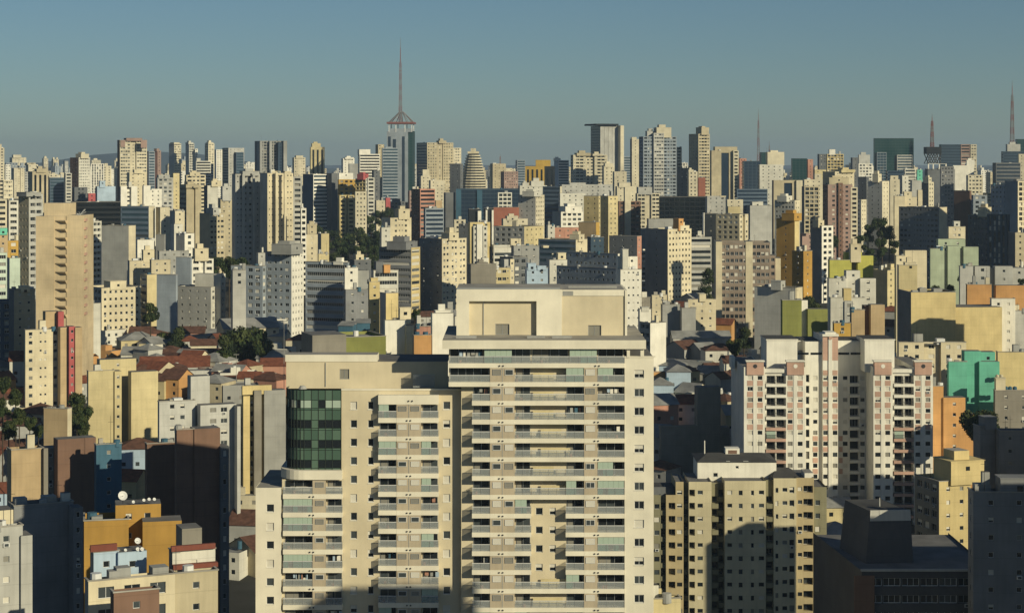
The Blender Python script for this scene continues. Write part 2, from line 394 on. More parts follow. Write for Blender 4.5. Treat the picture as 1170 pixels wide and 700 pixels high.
# ================================================================ terrain
def terrain():
    mb = MB(); m = mat('ground_asphalt_and_soil', (.055, .055, .05), .95, .4, 0, .1, 0, .05)
    ds = [-400, -100] + list(range(0, 1000, 40)) + list(range(1000, 3000, 100)) + list(range(3000, 9000, 500)) + [10000, 14000, 20000]
    prev = None
    for d in ds:
        hw = 900 + abs(d) * .6; z = ground(max(d, 0)); row = [(-hw, d, z), (0, d, z), (hw, d, z)]
        if prev:
            for k in range(2): mb.quad(prev[k], prev[k + 1], row[k + 1], row[k], m)
        prev = row
    tag(mb.build('ground'), None, None, kind='structure')
    mh = mat('hill_vegetation', (.05, .06, .045), .95, .3, 0, .1, 0, .002); mb = MB()
    r = random.Random(3); pts = []
    for i in range(61):
        x = -9000 + i * 300; pts.append((x, 70 + 60 * math.sin(i * .35) + 30 * math.sin(i * 1.1 + 1) + r.uniform(-8, 8) - max(0, x) * .02))
    for (xa, za), (xb, zb) in zip(pts, pts[1:]):
        mb.quad((xa, 9000, 20), (xb, 9000, 20), (xb, 11000, zb), (xa, 11000, za), mh)
        mb.quad((xa, 11000, za), (xb, 11000, zb), (xb, 14000, 0), (xa, 14000, 0), mh)
    tag(mb.build('hills'), None, None, kind='structure')
terrain()
GUARD = bpy.data.materials.new('guard_glass'); GUARD.use_nodes = True
def _guard():
    n = GUARD.node_tree.nodes; l = GUARD.node_tree.links; b = n['Principled BSDF']
    b.inputs['Base Color'].default_value = (.42, .45, .45, 1); b.inputs['Roughness'].default_value = .08; b.inputs['Alpha'].default_value = .34
_guard()
CURTG = bpy.data.materials.new('balcony_glazing'); CURTG.use_nodes = True
def _cg():
    b = CURTG.node_tree.nodes['Principled BSDF']
    b.inputs['Base Color'].default_value = (.42, .52, .43, 1); b.inputs['Roughness'].default_value = .12; b.inputs['Alpha'].default_value = .86
_cg()
TEALG = mat('teal_guard_glass', (.05, .22, .17), .12, 0, 0, .5)

# ================================================================ the two joined central towers (nearest, depth 300)
DH = 300.0; S = DH / F
def hx(px): return (px - CX) * S
def hz(py): return CZ - (py - HY) * S
def sliding_door(parent, x0, x1, z0, h, y):
    mb = MB(); mb.quad((x0, y, z0), (x1, y, z0), (x1, y, z0 + h), (x0, y, z0 + h), R.choice([G_DARK, G_DARK, G_MID]))
    n = max(2, int((x1 - x0) / 1.1))
    for i in range(n + 1):
        u = x0 + (x1 - x0) * i / n; mb.box(u - .03, u + .03, y - .06, y - .005, z0, z0 + h, ALU)
    if R.random() < .35: mb.box(x0 + .1, x0 + (x1 - x0) * R.uniform(.3, .6), y - .012, y - .004, z0 + .05, z0 + h - .05, G_CURT)
    return mb.build('glass_door', parent)
def guard(parent, x0, x1, z0, yf, yb, left=True, right=True, h=1.08, solid=0):
    mb = MB(); g = GUARD
    mb.box(x0 + .05, x1 - .05, yf + .06, yf + .075, z0, z0 + h - .06, g)
    if left: mb.box(x0 + .05, x0 + .065, yf + .08, yb - .03, z0, z0 + h - .06, g)
    if right: mb.box(x1 - .065, x1 - .05, yf + .08, yb - .03, z0, z0 + h - .06, g)
    mb.box(x0 + .02, x1 - .02, yf + .04, yf + .11, z0 + h - .09, z0 + h, FRAME)
    n = max(1, int((x1 - x0) / 1.3))
    for i in range(n + 1):
        u = x0 + .05 + (x1 - x0 - .1) * i / n; mb.box(u - .025, u + .025, yf + .03, yf + .058, z0, z0 + h - .06, ALU)
    mb.build('glass_guard', parent)
def furniture(parent, x0, x1, z0, yf, yb):
    r = R.random(); u = R.uniform(x0 + .3, x1 - .9)
    if r < .4:
        mb = MB(); mb.box(u, u + .7, yf + .5, yf + 1.0, z0 + .65, z0 + .7, wm('br')); mb.box(u + .3, u + .4, yf + .7, yf + .8, z0, z0 + .65, IRON); mb.build('table', parent)
    elif r < .52:
        mb = MB(); zz = z0 + 1.75; mb.tube((x0 + .3, yf + .9, zz), (x1 - .3, yf + .9, zz), .02, .02, IRON, 4); mb.build('clothes_line', parent); t = u
        while t < x1 - .5:
            q = MB(); wd = R.uniform(.3, .6); q.box(t, t + wd, yf + .89, yf + .91, zz - R.uniform(.5, 1.0), zz, R.choice([wm('wt'), wm('sal'), wm('pb'), wm('gy'), wm('bl')])); q.build('washing', parent); t += wd + R.uniform(.05, .4)
    elif r < .85:
        mb = MB(); mb.tube((u, yf + .5, z0), (u, yf + .5, z0 + .45), .2, .26, wm('sal'), 8)
        for k in range(16):
            a = R.uniform(0, 6.28); e = R.uniform(.3, .7); mb.tri((u, yf + .5, z0 + .4), (u + e * .5 * math.cos(a), yf + .5 + .4 * e * math.sin(a), z0 + .5 + e), (u + e * .5 * math.cos(a + .4), yf + .5 + .4 * e * math.sin(a + .4), z0 + .4 + e), LEAFM[0])
        mb.build('potted_plant', parent)
def make_balcony(parent, x0, x1, zt, fh, oh, yf, yw, glaz=None, left=True, right=True):
    """slab fascia whose top is at zt; the room above it is oh high, closed at the back by the wall plane yw"""
    mb = MB(); mb.box(x0, x1, yf, yw - .01, zt - fh, zt, wm('fc')); b = mb.build('balcony', parent)
    guard(b, x0, x1, zt + .004, yf, yw, left, right)
    sliding_door(b, x0 + .25, x1 - .2, zt + .02, oh - .25, yw - .02)
    if glaz is None: glaz = R.random() < .27
    if glaz:
        f = R.choice([1, 1, .6, .75]); q = MB(); xe = x0 + (x1 - x0) * f; n = max(2, int((xe - x0) / .75))
        for i in range(n):
            a = x0 + .08 + (xe - x0 - .16) * i / n; c = x0 + .08 + (xe - x0 - .16) * (i + 1) / n
            q.box(a + .01, c - .01, yf + .14, yf + .155, zt + 1.1, zt + oh - .02, CURTG)
            if R.random() < .7: q.box(a + .01, c - .01, yf + .16, yf + .17, zt + .03, zt + 1.05, TEALG)
        q.build('glazing', b)
    else:
        for _ in range(1 + (x1 - x0 > 3)): furniture(b, x0, x1, zt, yf, yw)
    # ornament lamps on the fascia
    return b
def wall_lamps(parent, x, z, y):
    mb = MB()
    for dx in (-.28, .28): mb.tube((x + dx, y + .0, z), (x + dx, y - .16, z), .11, .13, IRON, 8)
    mb.build('drain_spout', parent)
def pier_windows(parent, ops, y, mix=('d', 's', 's', 'd')):
    for (x0, x1, z0, z1) in ops:
        v = R.choice(['d', 'd', 's', 's', 'h', 'm']); obj('window', window_mesh(x1 - x0, z1 - z0, v), parent, ((x0 + x1) / 2, y + .2, (z0 + z1) / 2))
        m = MB(); m.box(x0 - .05, x1 + .05, y - .07, y - .002, z0 - .1, z0 - .01, wm('wt')); m.build('window_sill', parent)
def wall_with(mb, x0, x1, z0, z1, y, ops, m, d=.2):
    """front wall at plane y with openings (x0, x1, z0, z1)"""
    rows = {}
    for o in ops: rows.setdefault((round(o[2] - z0, 3), round(o[3] - z0, 3)), []).append((o[0] - x0, o[1] - x0, o[2] - z0, o[3] - z0, d, 'win'))
    facade(mb, (x0, y, z0), (1, 0, 0), x1 - x0, z1 - z0, sorted((k[0], k[1], v) for k, v in rows.items()), m, [], 0)

def central_right():
    rt = root('apartment_tower', 'tall cream tower with wide glass balconies and blank penthouse block, nearest in the centre', 'apartment tower', (0, 0, 0))
    zb = ground(300) - 2; yw = 300.0; yf = 298.3
    ktop = [413.5 + 21.33 * k for k in range(17)]; zlow = hz(ktop[-1] + 5.2)
    mb = MB()
    # recessed main wall, between x 530 and 713
    wins = []
    for k in range(2, 16):
        z = hz(ktop[k] - 4.5)
        wins.append((hx(612), hx(620), z - 1.15, z)); wins.append((hx(628), hx(635), z - 1.15, z)); wins.append((hx(529.5), hx(534), z - 1.05, z))
    wall_with(mb, hx(527), hx(713), zb, hz(397), yw, wins, wm('fb'))
    wall_with(mb, hx(513), hx(527), hz(440), hz(397), yw, [], wm('fb'))
    mb.quad((hx(527), yw, zb), (hx(527), yw + 24, zb), (hx(527), yw + 24, hz(440)), (hx(527), yw, hz(440)), wm('fb'))
    mb.quad((hx(513), yw, hz(440)), (hx(513), yw + 24, hz(440)), (hx(513), yw + 24, hz(397)), (hx(513), yw, hz(397)), wm('fb'))
    mb.quad((hx(513), yw, hz(440)), (hx(527), yw, hz(440)), (hx(527), yw + 24, hz(440)), (hx(513), yw + 24, hz(440)), wm('fb'))
    mb.quad((hx(746), yw + 24, zb), (hx(513), yw + 24, zb), (hx(513), yw + 24, hz(397)), (hx(746), yw + 24, hz(397)), wm('fb'))
    mb.build('wall', rt)
    for x0, x1, z0, z1 in wins: obj('window', window_mesh(x1 - x0, z1 - z0, R.choice('dddsh')), rt, ((x0 + x1) / 2, yw + .2, (z0 + z1) / 2))
    # right pier
    pw = []
    for k in range(17): z = hz(421.3 + 21.25 * k); pw.append((hx(724), hx(735), z - 1.25, z))
    mb = MB(); wall_with(mb, hx(713), hx(746), zb, hz(407), yf + .15, pw, wm('fc'))
    mb.quad((hx(713), yw, zb), (hx(713), yf + .15, zb), (hx(713), yf + .15, hz(407)), (hx(713), yw, hz(407)), wm('fc'))
    mb.quad((hx(746), yf + .15, zb), (hx(746), yw + 24, zb), (hx(746), yw + 24, hz(407)), (hx(746), yf + .15, hz(407)), wm('fc'))
    mb.quad((hx(713), yf + .15, hz(407)), (hx(746), yf + .15, hz(407)), (hx(746), yw + 24, hz(407)), (hx(713), yw + 24, hz(407)), ROOFM[0])
    mb.box(hx(711.5), hx(748), yf + .05, yf + .6, hz(407), hz(405.6), wm('fc'))
    mb.build('pier_wall', rt); pier_windows(rt, pw, yf + .15)
    # cornice and top roof
    mb = MB(); mb.box(hx(506), hx(737), yf - .5, yw + 24, hz(397), hz(387), wm('fc'), ROOFM[2]); mb.build('cornice', rt)
    mb = MB(); mb.box(hx(715.5), hx(719), yf, yf + .5, hz(407), hz(397), wm('fc')); mb.box(hx(731), hx(735), yf, yf + .5, hz(405.6), hz(397), wm('fc'))
    mb.build('column', rt)
    # penthouse block: two panels slightly recessed in a frame
    yp = 306.0; f2 = DH and 306.0 / F
    X = lambda p: (p - CX) * f2; Z = lambda q: CZ - (q - HY) * f2
    mb = MB(); zt = Z(330.5); z0 = Z(388.5)
    mb.box(X(521.5), X(536), yp, yp + 14, z0, zt, wm('fc'), ROOFM[2]); mb.box(X(536), X(613), yp, yp + 14, Z(344), zt, wm('fc'), ROOFM[2])
    mb.box(X(613), X(642), yp, yp + 14, z0, zt, wm('fc'), ROOFM[2]); mb.box(X(642), X(714), yp, yp + 14, Z(338), Z(331), wm('fc'), ROOFM[2]); mb.box(X(714), X(716.5), yp - .15, yp + 14, z0, Z(331.5), wm('fc'))
    mb.build('penthouse_frame', rt)
    mb = MB(); op = [(X(566), X(582), Z(383), Z(370.5))]; wall_with(mb, X(536), X(613), z0, Z(344), yp + .9, op, wm('fb'), .25)
    mb.build('penthouse_wall', rt)
    op2 = [(X(672), X(687), Z(384), Z(371.5)), (X(646), X(649.5), Z(376), Z(370.5))]
    mb = MB(); wall_with(mb, X(642), X(714), z0, Z(338), yp + .12, op2, wm('fb'), .25); mb.build('penthouse_wall', rt)
    for o, y in ((op[0], yp + .9), (op2[0], yp + .12), (op2[1], yp + .12)):
        obj('window', window_mesh(o[1] - o[0], o[3] - o[2], 'c'), rt, ((o[0] + o[1]) / 2, y + .25, (o[2] + o[3]) / 2))
    m = MB(); m.quad((X(536), yp + .9, Z(344)), (X(613), yp + .9, Z(344)), (X(613), yp + 13, Z(344)), (X(536), yp + 13, Z(344)), wm('fc')); m.build('soffit', rt)
    m = MB(); m.tube((X(552.3), yp + .8, z0), (X(552.3), yp + .8, Z(342)), .06, .06, ALU, 6); m.build('drain_pipe', rt)
    m = MB(); m.box(X(643), X(655), yp - .03, yp + .4, Z(337.5), Z(332.5), wm('gy')); m.build('vent_louvre', rt)
    m = MB()
    for a, c in ((522, 545), (602, 622), (630, 652)): m.box(X(a), X(c), yf + 3, yf + 3.6, hz(387), hz(387) + .35, wm('gy'))
    m.build('roof_kerb', rt)
    m = MB(); m.box(X(522), X(640), yp + .4, yp + .7, zt, zt + .22, ALU); m.box(X(650), X(706), yp + 3, yp + 3.2, zt, zt + .35, wm('gy')); m.build('roof_rail', rt)
    # floors
    for k, y in enumerate(ktop):
        zt = hz(y); fh = 5.3 * S; oh = (21.33 - 5.3) * S
        if k == 0:
            make_balcony(rt, hx(513), hx(553), zt, fh, oh + .25, yf, yw, False, True, False)
            make_balcony(rt, hx(553), hx(607), zt, fh, oh + .25, yf, yw, True, False, False)
            make_balcony(rt, hx(607), hx(650), zt, fh, oh + .25, yf, yw, False, False, False)
            make_balcony(rt, hx(650), hx(682), zt, fh, oh + .25, yf, yw, True, False, False)
            make_balcony(rt, hx(682), hx(713), zt, fh, oh + .25, yf, yw, False, False, False); wall_lamps(rt, hx(573), zt - .4, yf); wall_lamps(rt, hx(682), zt - .4, yf); continue
        xl = 513 if k == 1 else 539.5
        br = k <= 7 or k >= 12          # floors whose middle bay is bridged by a balcony
        make_balcony(rt, hx(xl), hx(560), zt, fh, oh, yf, yw, None, True, False)
        pn = MB(); pn.box(hx(560), hx(588), yf + .02, yw - .02, zt - fh, zt + oh, wm('fp'))
        p = pn.build('bay_panel', rt); mm = MB(); mm.box(hx(560), hx(588), yf - .02, yf + .015, zt - fh, zt, wm('fc')); mm.box(hx(573.6), hx(574.4), yf - .004, yf + .015, zt + .01, zt + oh - .01, wm('gy')); mm.build('fascia', p)
        for a in (563, 577):
            obj('window', window_mesh(9.5 * S, 6.6 * S, R.choice('cms')), p, (hx(a + 4.7), yf - .02, zt + oh - .68))
        wall_lamps(p, hx(572.5), zt - .38, yf)
        make_balcony(rt, hx(588), hx(607), zt, fh, oh, yf, yw, None, False, not br)
        if br:
            mb = MB(); mb.box(hx(607), hx(646), yf, yw - .01, zt - fh, zt, wm('fc')); b = mb.build('balcony', rt); guard(b, hx(607), hx(646), zt + .004, yf, yw, False, False)
            mb = MB(); a = hx(609) + R.choice([0, 0, 0, 1.2]); mb.box(a, a + R.choice([3.2, 4.6]), yw - .5, yw - .35, zt + .01, zt + 1.25, wm('ye')); mb.build('party_screen', b)
        make_balcony(rt, hx(646), hx(667), zt, fh, oh, yf, yw, None, not br, False)
        pn = MB(); pn.box(hx(667), hx(682), yf + .02, yw - .02, zt - fh, zt + oh, wm('fp')); p = pn.build('bay_panel', rt)
        mm = MB(); mm.box(hx(667), hx(682), yf - .02, yf + .015, zt - fh, zt, wm('fc')); mm.build('fascia', p)
        obj('window', window_mesh(10 * S, 6.6 * S, R.choice('cms')), p, (hx(674), yf - .02, zt + oh - .68)); wall_lamps(p, hx(681), zt - .38, yf)
        make_balcony(rt, hx(682), hx(712.8), zt, fh, oh, yf, yw, None, False, False)
    # lower body under the last shown balcony
    mb = MB(); mb.box(hx(539.5), hx(712.8), yf, yw - .02, zb, zlow - .01, wm('fb')); mb.build('lower_wall', rt)
    cover(506, 746, 388, 790, 300); cover(521, 716, 330, 388, 306); ALLB.append((rt, 'tall cream tower with wide glass balconies', 513, 746, 388, 300))
    # roof terrace of this tower behind the front
    return rt
def central_left():
    rt = root('apartment_tower', 'cream tower with rounded green glass corner, joined to the tall balcony tower', 'apartment tower', (0, 0, 0))
    zb = ground(300) - 2; yw = 301.5; yf = 300.2; ztop = hz(447)
    W = []
    for k in range(15):
        z = hz(460 + 21.2 * k); W += [(hx(399.5), hx(407), z - 1.2, z), (hx(506), hx(514), z - 1.2, z), (hx(419.5), hx(426), z - 1.2, z)]
    mb = MB(); wall_with(mb, hx(389), hx(526.9), zb, ztop, yw, W, wm('fb'))
    mb.quad((hx(321), yw, zb), (hx(389), yw, zb), (hx(389), yw, hz(549)), (hx(321), yw, hz(549)), wm('fb'))
    mb.quad((hx(321), yw + 20, zb), (hx(321), yw, zb), (hx(321), yw, hz(549)), (hx(321), yw + 20, hz(549)), wm('fb'))
    mb.quad((hx(327), yw + 20, hz(537)), (hx(327), yw + 6, hz(537)), (hx(327), yw + 6, ztop), (hx(327), yw + 20, ztop), wm('fb'))
    mb.quad((hx(526.9), yw, zb), (hx(526.9), yw + 20, zb), (hx(526.9), yw + 20, ztop), (hx(526.9), yw, ztop), wm('fb'))
    mb.quad((hx(526.9), yw + 20, zb), (hx(321), yw + 20, zb), (hx(321), yw + 20, ztop), (hx(526.9), yw + 20, ztop), wm('fb'))
    mb.build('wall', rt)
    for x0, x1, z0, z1 in W:
        obj('window', window_mesh(x1 - x0, z1 - z0, R.choice('ddsshm')), rt, ((x0 + x1) / 2, yw + .2, (z0 + z1) / 2))
    for x0, x1, z0, z1 in W[:40]:
        m = MB(); m.box(x0 - .06, x1 + .06, yw - .07, yw - .002, z0 - .11, z0 - .01, wm('wt')); m.build('window_sill', rt)
    m = MB(); m.quad((hx(389), yw, ztop - .3), (hx(527), yw, ztop - .3), (hx(527), yw + 20, ztop - .3), (hx(389), yw + 20, ztop - .3), ROOFM[2])
    m.box(hx(389), hx(526.5), yw - .12, yw + .15, ztop, ztop + .25, wm('fc')); m.build('roof', rt)
    # set-back top storey
    ys = yw + 5; f2 = ys / F; X = lambda p: (p - CX) * f2; Z = lambda q: CZ - (q - HY) * f2
    op = [(X(356), X(367), Z(430.5), Z(419)), (X(388), X(399), Z(433), Z(421.5)), (X(463), X(469), Z(431), Z(420))]
    m = MB(); wall_with(m, X(327), X(512), ztop - .3, Z(413), ys, op, wm('fb'), .2)
    m.quad((X(327), ys + 12, ztop - 6), (X(327), ys, ztop - 6), (X(327), ys, Z(413)), (X(327), ys + 12, Z(413)), wm('fb'))
    m.quad((X(327), ys, Z(413)), (X(512), ys, Z(413)), (X(512), ys + 12, Z(413)), (X(327), ys + 12, Z(413)), ROOFM[0])
    m.box(X(326), X(431), ys - .12, ys + 4, Z(413) + .01, Z(405), wm('fc'), ROOFM[2]); m.build('top_storey', rt)
    for o in op: obj('window', window_mesh(o[1] - o[0], o[3] - o[2], 'c'), rt, ((o[0] + o[1]) / 2, ys + .2, (o[2] + o[3]) / 2))
    m = MB(); m.tube((X(372), ys - .1, ztop), (X(372), ys - .1, Z(414)), .06, .06, ALU, 6); m.build('drain_pipe', rt)
    m = MB(); m.box(hx(470), hx(495), yw + 3.5, yw + 3.53, ztop, ztop + 2.0, GUARD); m.box(hx(470), hx(495), yw + 3.47, yw + 3.56, ztop + 2.0, ztop + 2.08, ALU); m.build('glass_guard', rt)
    m = MB(); m.tube((hx(343), yw + 2, ztop), (hx(343), yw + 2, ztop + .5), .7, .4, wm('lg'), 10); m.build('roof_vent', rt)
    # green glass drum: flat front with a rounded left end
    mb = MB(); g1 = mat('green_spandrel', (.065, .115, .085), .22, .05, 0, .6); g2 = mat('green_spandrel_pale', (.095, .155, .115), .22, .05, 0, .6); mul = mat('dark_mullion', (.012, .02, .016), .4, 0, 0)
    path = [(hx(389), yw - .35)]
    xs = [379, 371, 363, 355, 346.5]
    path += [(hx(x), yw - .35) for x in xs]
    cx, r0 = hx(346.5), 2.95
    for i in range(1, 9):
        a = math.radians(90 * i / 8); path.append((cx - r0 * math.sin(a), yw - .35 + r0 - r0 * math.cos(a)))
    path.append((path[-1][0], yw + 8))
    z1, z0 = hz(446.5), hz(538); nfl = 4; ph = (z1 - z0) / nfl
    for j in range(len(path) - 1):
        (xa, ya), (xb, yb) = path[j], path[j + 1]
        for k in range(nfl):
            t = z1 - k * ph
            zz = [t, t - ph * .50, t - ph * .90, t - ph]
            flat = j < 5
            mid = G_DARK if not (k == 0 and R.random() < .5) else CURTG
            for q, (a, b_) in enumerate(zip(zz, zz[1:])):
                m_ = mid if q == 1 else (g2 if R.random() < .5 else g1)
                if flat and j in (3,) and q == 1: m_ = g2
                mb.quad((xb, yb, b_), (xa, ya, b_), (xa, ya, a), (xb, yb, a), m_)
    b = mb.build('glass_corner', rt)
    mb = MB()
    for j, (x, y) in enumerate(path): mb.tube((x, y, z0), (x, y, z1), .07, .07, mul, 5)
    for k in range(nfl):
        for fr in (0, .5, .9):
            z = z1 - ph * (k + fr)
            for (xa, ya), (xb, yb) in zip(path, path[1:]): mb.tube((xa, ya, z), (xb, yb, z), .045, .045, mul, 4)
    mb.build('mullion', b)
    # rounded white terrace band below it
    def band(zlo, zhi, off, name, m_):
        q = MB(); pts = [(hx(390.5), yw - .35 - off), (cx, yw - .35 - off)] + [(cx - (r0 + off) * math.sin(math.radians(11.25 * i)), yw - .35 + r0 - (r0 + off) * math.cos(math.radians(11.25 * i))) for i in range(1, 9)]
        pts += [(cx - r0 - off, yw + 9), (hx(390.5), yw + 9)]
        q.prism(pts[::-1], zlo, zhi, m_); return q.build(name, rt)
    band(hz(548), hz(537.5), 1.0, 'terrace_band', wm('fc')); band(hz(561.5), hz(557), .5, 'terrace_floor', wm('fc'))
    m = MB()
    for x in (331, 338, 345, 352, 359, 366, 373): m.box(hx(x), hx(x + 1.5), yw + .3, yw + .6, hz(557), hz(548), wm('wt'))
    m.quad((hx(324), yw + 2, hz(557)), (hx(389), yw + 2, hz(557)), (hx(389), yw + 2, hz(548)), (hx(324), yw + 2, hz(548)), G_DARK); m.build('terrace_columns', rt)
    # left wing wall
    yl = yf + .35; w2 = [(hx(304), hx(312.5), hz(576.5 + 21.1 * k) - 1.2, hz(576.5 + 21.1 * k)) for k in range(8)]
    m = MB(); wall_with(m, hx(291.5), hx(321), zb, hz(557.5), yl, w2, wm('fc'))
    m.quad((hx(291.5), yl + 18, zb), (hx(291.5), yl, zb), (hx(291.5), yl, hz(557.5)), (hx(291.5), yl + 18, hz(557.5)), wm('fc'))
    m.quad((hx(321), yl, zb), (hx(321), yw, zb), (hx(321), yw, hz(557.5)), (hx(321), yl, hz(557.5)), wm('fc'))
    m.quad((hx(291.5), yl, hz(558)), (hx(321), yl, hz(558)), (hx(321), yl + 18, hz(558)), (hx(291.5), yl + 18, hz(558)), ROOFM[2]); m.build('wing_wall', rt)
    pier_windows(rt, w2, yl)
    # balcony stacks
    for k in range(15):
        zt = hz(456.3 + 21.1 * k); fh = 5.6 * S; oh = 15.4 * S
        if k == 0:
            m = MB(); m.box(hx(432), hx(501), yf, yw - .01, hz(462), hz(451.5), wm('fc')); m.build('stack_crown', rt); wall_lamps(rt, hx(469), hz(458), yf); continue
        make_balcony(rt, hx(432), hx(453), zt, fh, oh, yf, yw, None, True, False)
        pn = MB(); pn.box(hx(453), hx(481), yf + .02, yw - .02, zt - fh, zt + oh, wm('fp')); p = pn.build('bay_panel', rt)
        mm = MB(); mm.box(hx(453), hx(481), yf - .02, yf + .015, zt - fh, zt, wm('fc')); mm.box(hx(466.6), hx(467.4), yf - .004, yf + .015, zt + .01, zt + oh - .01, wm('gy')); mm.build('fascia', p)
        for a in (455, 469.5): obj('window', window_mesh(9.3 * S, 6.2 * S, R.choice('cms')), p, (hx(a + 4.7), yf - .02, zt + oh - .65))
        wall_lamps(p, hx(467), zt - .4, yf)
        make_balcony(rt, hx(481), hx(501), zt, fh, oh, yf, yw, None, False, True)
    for k in range(10):
        zt = hz(564.3 + 21.1 * k); fh = 5.6 * S; oh = 15.4 * S
        make_balcony(rt, hx(323), hx(357), zt, fh, oh, yf, yw, True if k in (1, 2, 4) else False, True, False)
        pn = MB(); pn.box(hx(357), hx(372), yf + .02, yw - .02, zt - fh, zt + oh, wm('fp')); p = pn.build('bay_panel', rt)
        mm = MB(); mm.box(hx(357), hx(372), yf - .02, yf + .015, zt - fh, zt, wm('fc')); mm.build('fascia', p)
        obj('window', window_mesh(9.3 * S, 6.2 * S, R.choice('cms')), p, (hx(365), yf - .02, zt + oh - .65)); wall_lamps(p, hx(356), zt - .4, yf)
        make_balcony(rt, hx(372), hx(391), zt, fh, oh, yf, yw, False, False, True)
    cover(291, 534, 447, 790, 301); cover(327, 512, 405, 447, 306); ALLB.append((rt, 'cream tower with rounded green glass corner', 321, 526, 405, 301))
LEAFM = []
def leafmat(i, c):
    m = mat('leaves_%d' % i, c, .7, .35, 0, .2, 0, .6); LEAFM.append(m); return m
for i, c in enumerate([(.036, .056, .017), (.027, .045, .016), (.055, .07, .02), (.022, .034, .016)]): leafmat(i, c)
central_right(); central_left()

# ================================================================ buildings made of facade strips
def strip_tower(name, cat, label, D, xr, ybot_floor, strips, pitch, y0, zb=None):
    """strips: (xa, xb, dd, yt, colour, [(xa, xb, ya, yb, kind, depth)], depth length); openings are given for floor 0 and repeat every pitch px"""
    base = ground(D) - 3; X0 = Xp(xr, D); rt = root(name, label, cat, (X0, D, base))
    wins = []
    for (xa, xb, dd, yt, c, cols, dl) in strips:
        De = D + dd; mb = MB(); lx = lambda p: Xp(p, De) - X0; lz = lambda q: Zp(q, De) - base
        H = lz(yt); W = lx(xb) - lx(xa); rows = {}
        for (a, b, ya, yb_, kind, dep) in cols:
            k = 0
            while True:
                v0, v1 = lz(yb_ + k * pitch), lz(ya + k * pitch)
                if yb_ + k * pitch > 735 or v0 < .5: break
                if v1 < H - .3: rows.setdefault(k, []).append((lx(a) - lx(xa), lx(b) - lx(xa), v0, v1, dep, kind))
                k += 1
        rl = []
        for k, ops in rows.items():
            rl.append((min(o[2] for o in ops), max(o[3] for o in ops), ops))
        facade(mb, (lx(xa), dd, 0), (1, 0, 0), W, H, sorted(rl), wm(c), wins, 0)
        A, B = lx(xa), lx(xb)
        mb.quad((A, dd + dl, 0), (A, dd, 0), (A, dd, H), (A, dd + dl, H), wm(c)); mb.quad((B, dd, 0), (B, dd + dl, 0), (B, dd + dl, H), (B, dd, H), wm(c))
        mb.quad((A, dd, H - .3), (B, dd, H - .3), (B, dd + dl, H - .3), (A, dd + dl, H - .3), ROOFM[0]); mb.build('wall', rt)
        cover(xa, xb, yt, ybase(De), De)
    return rt, wins, X0, base
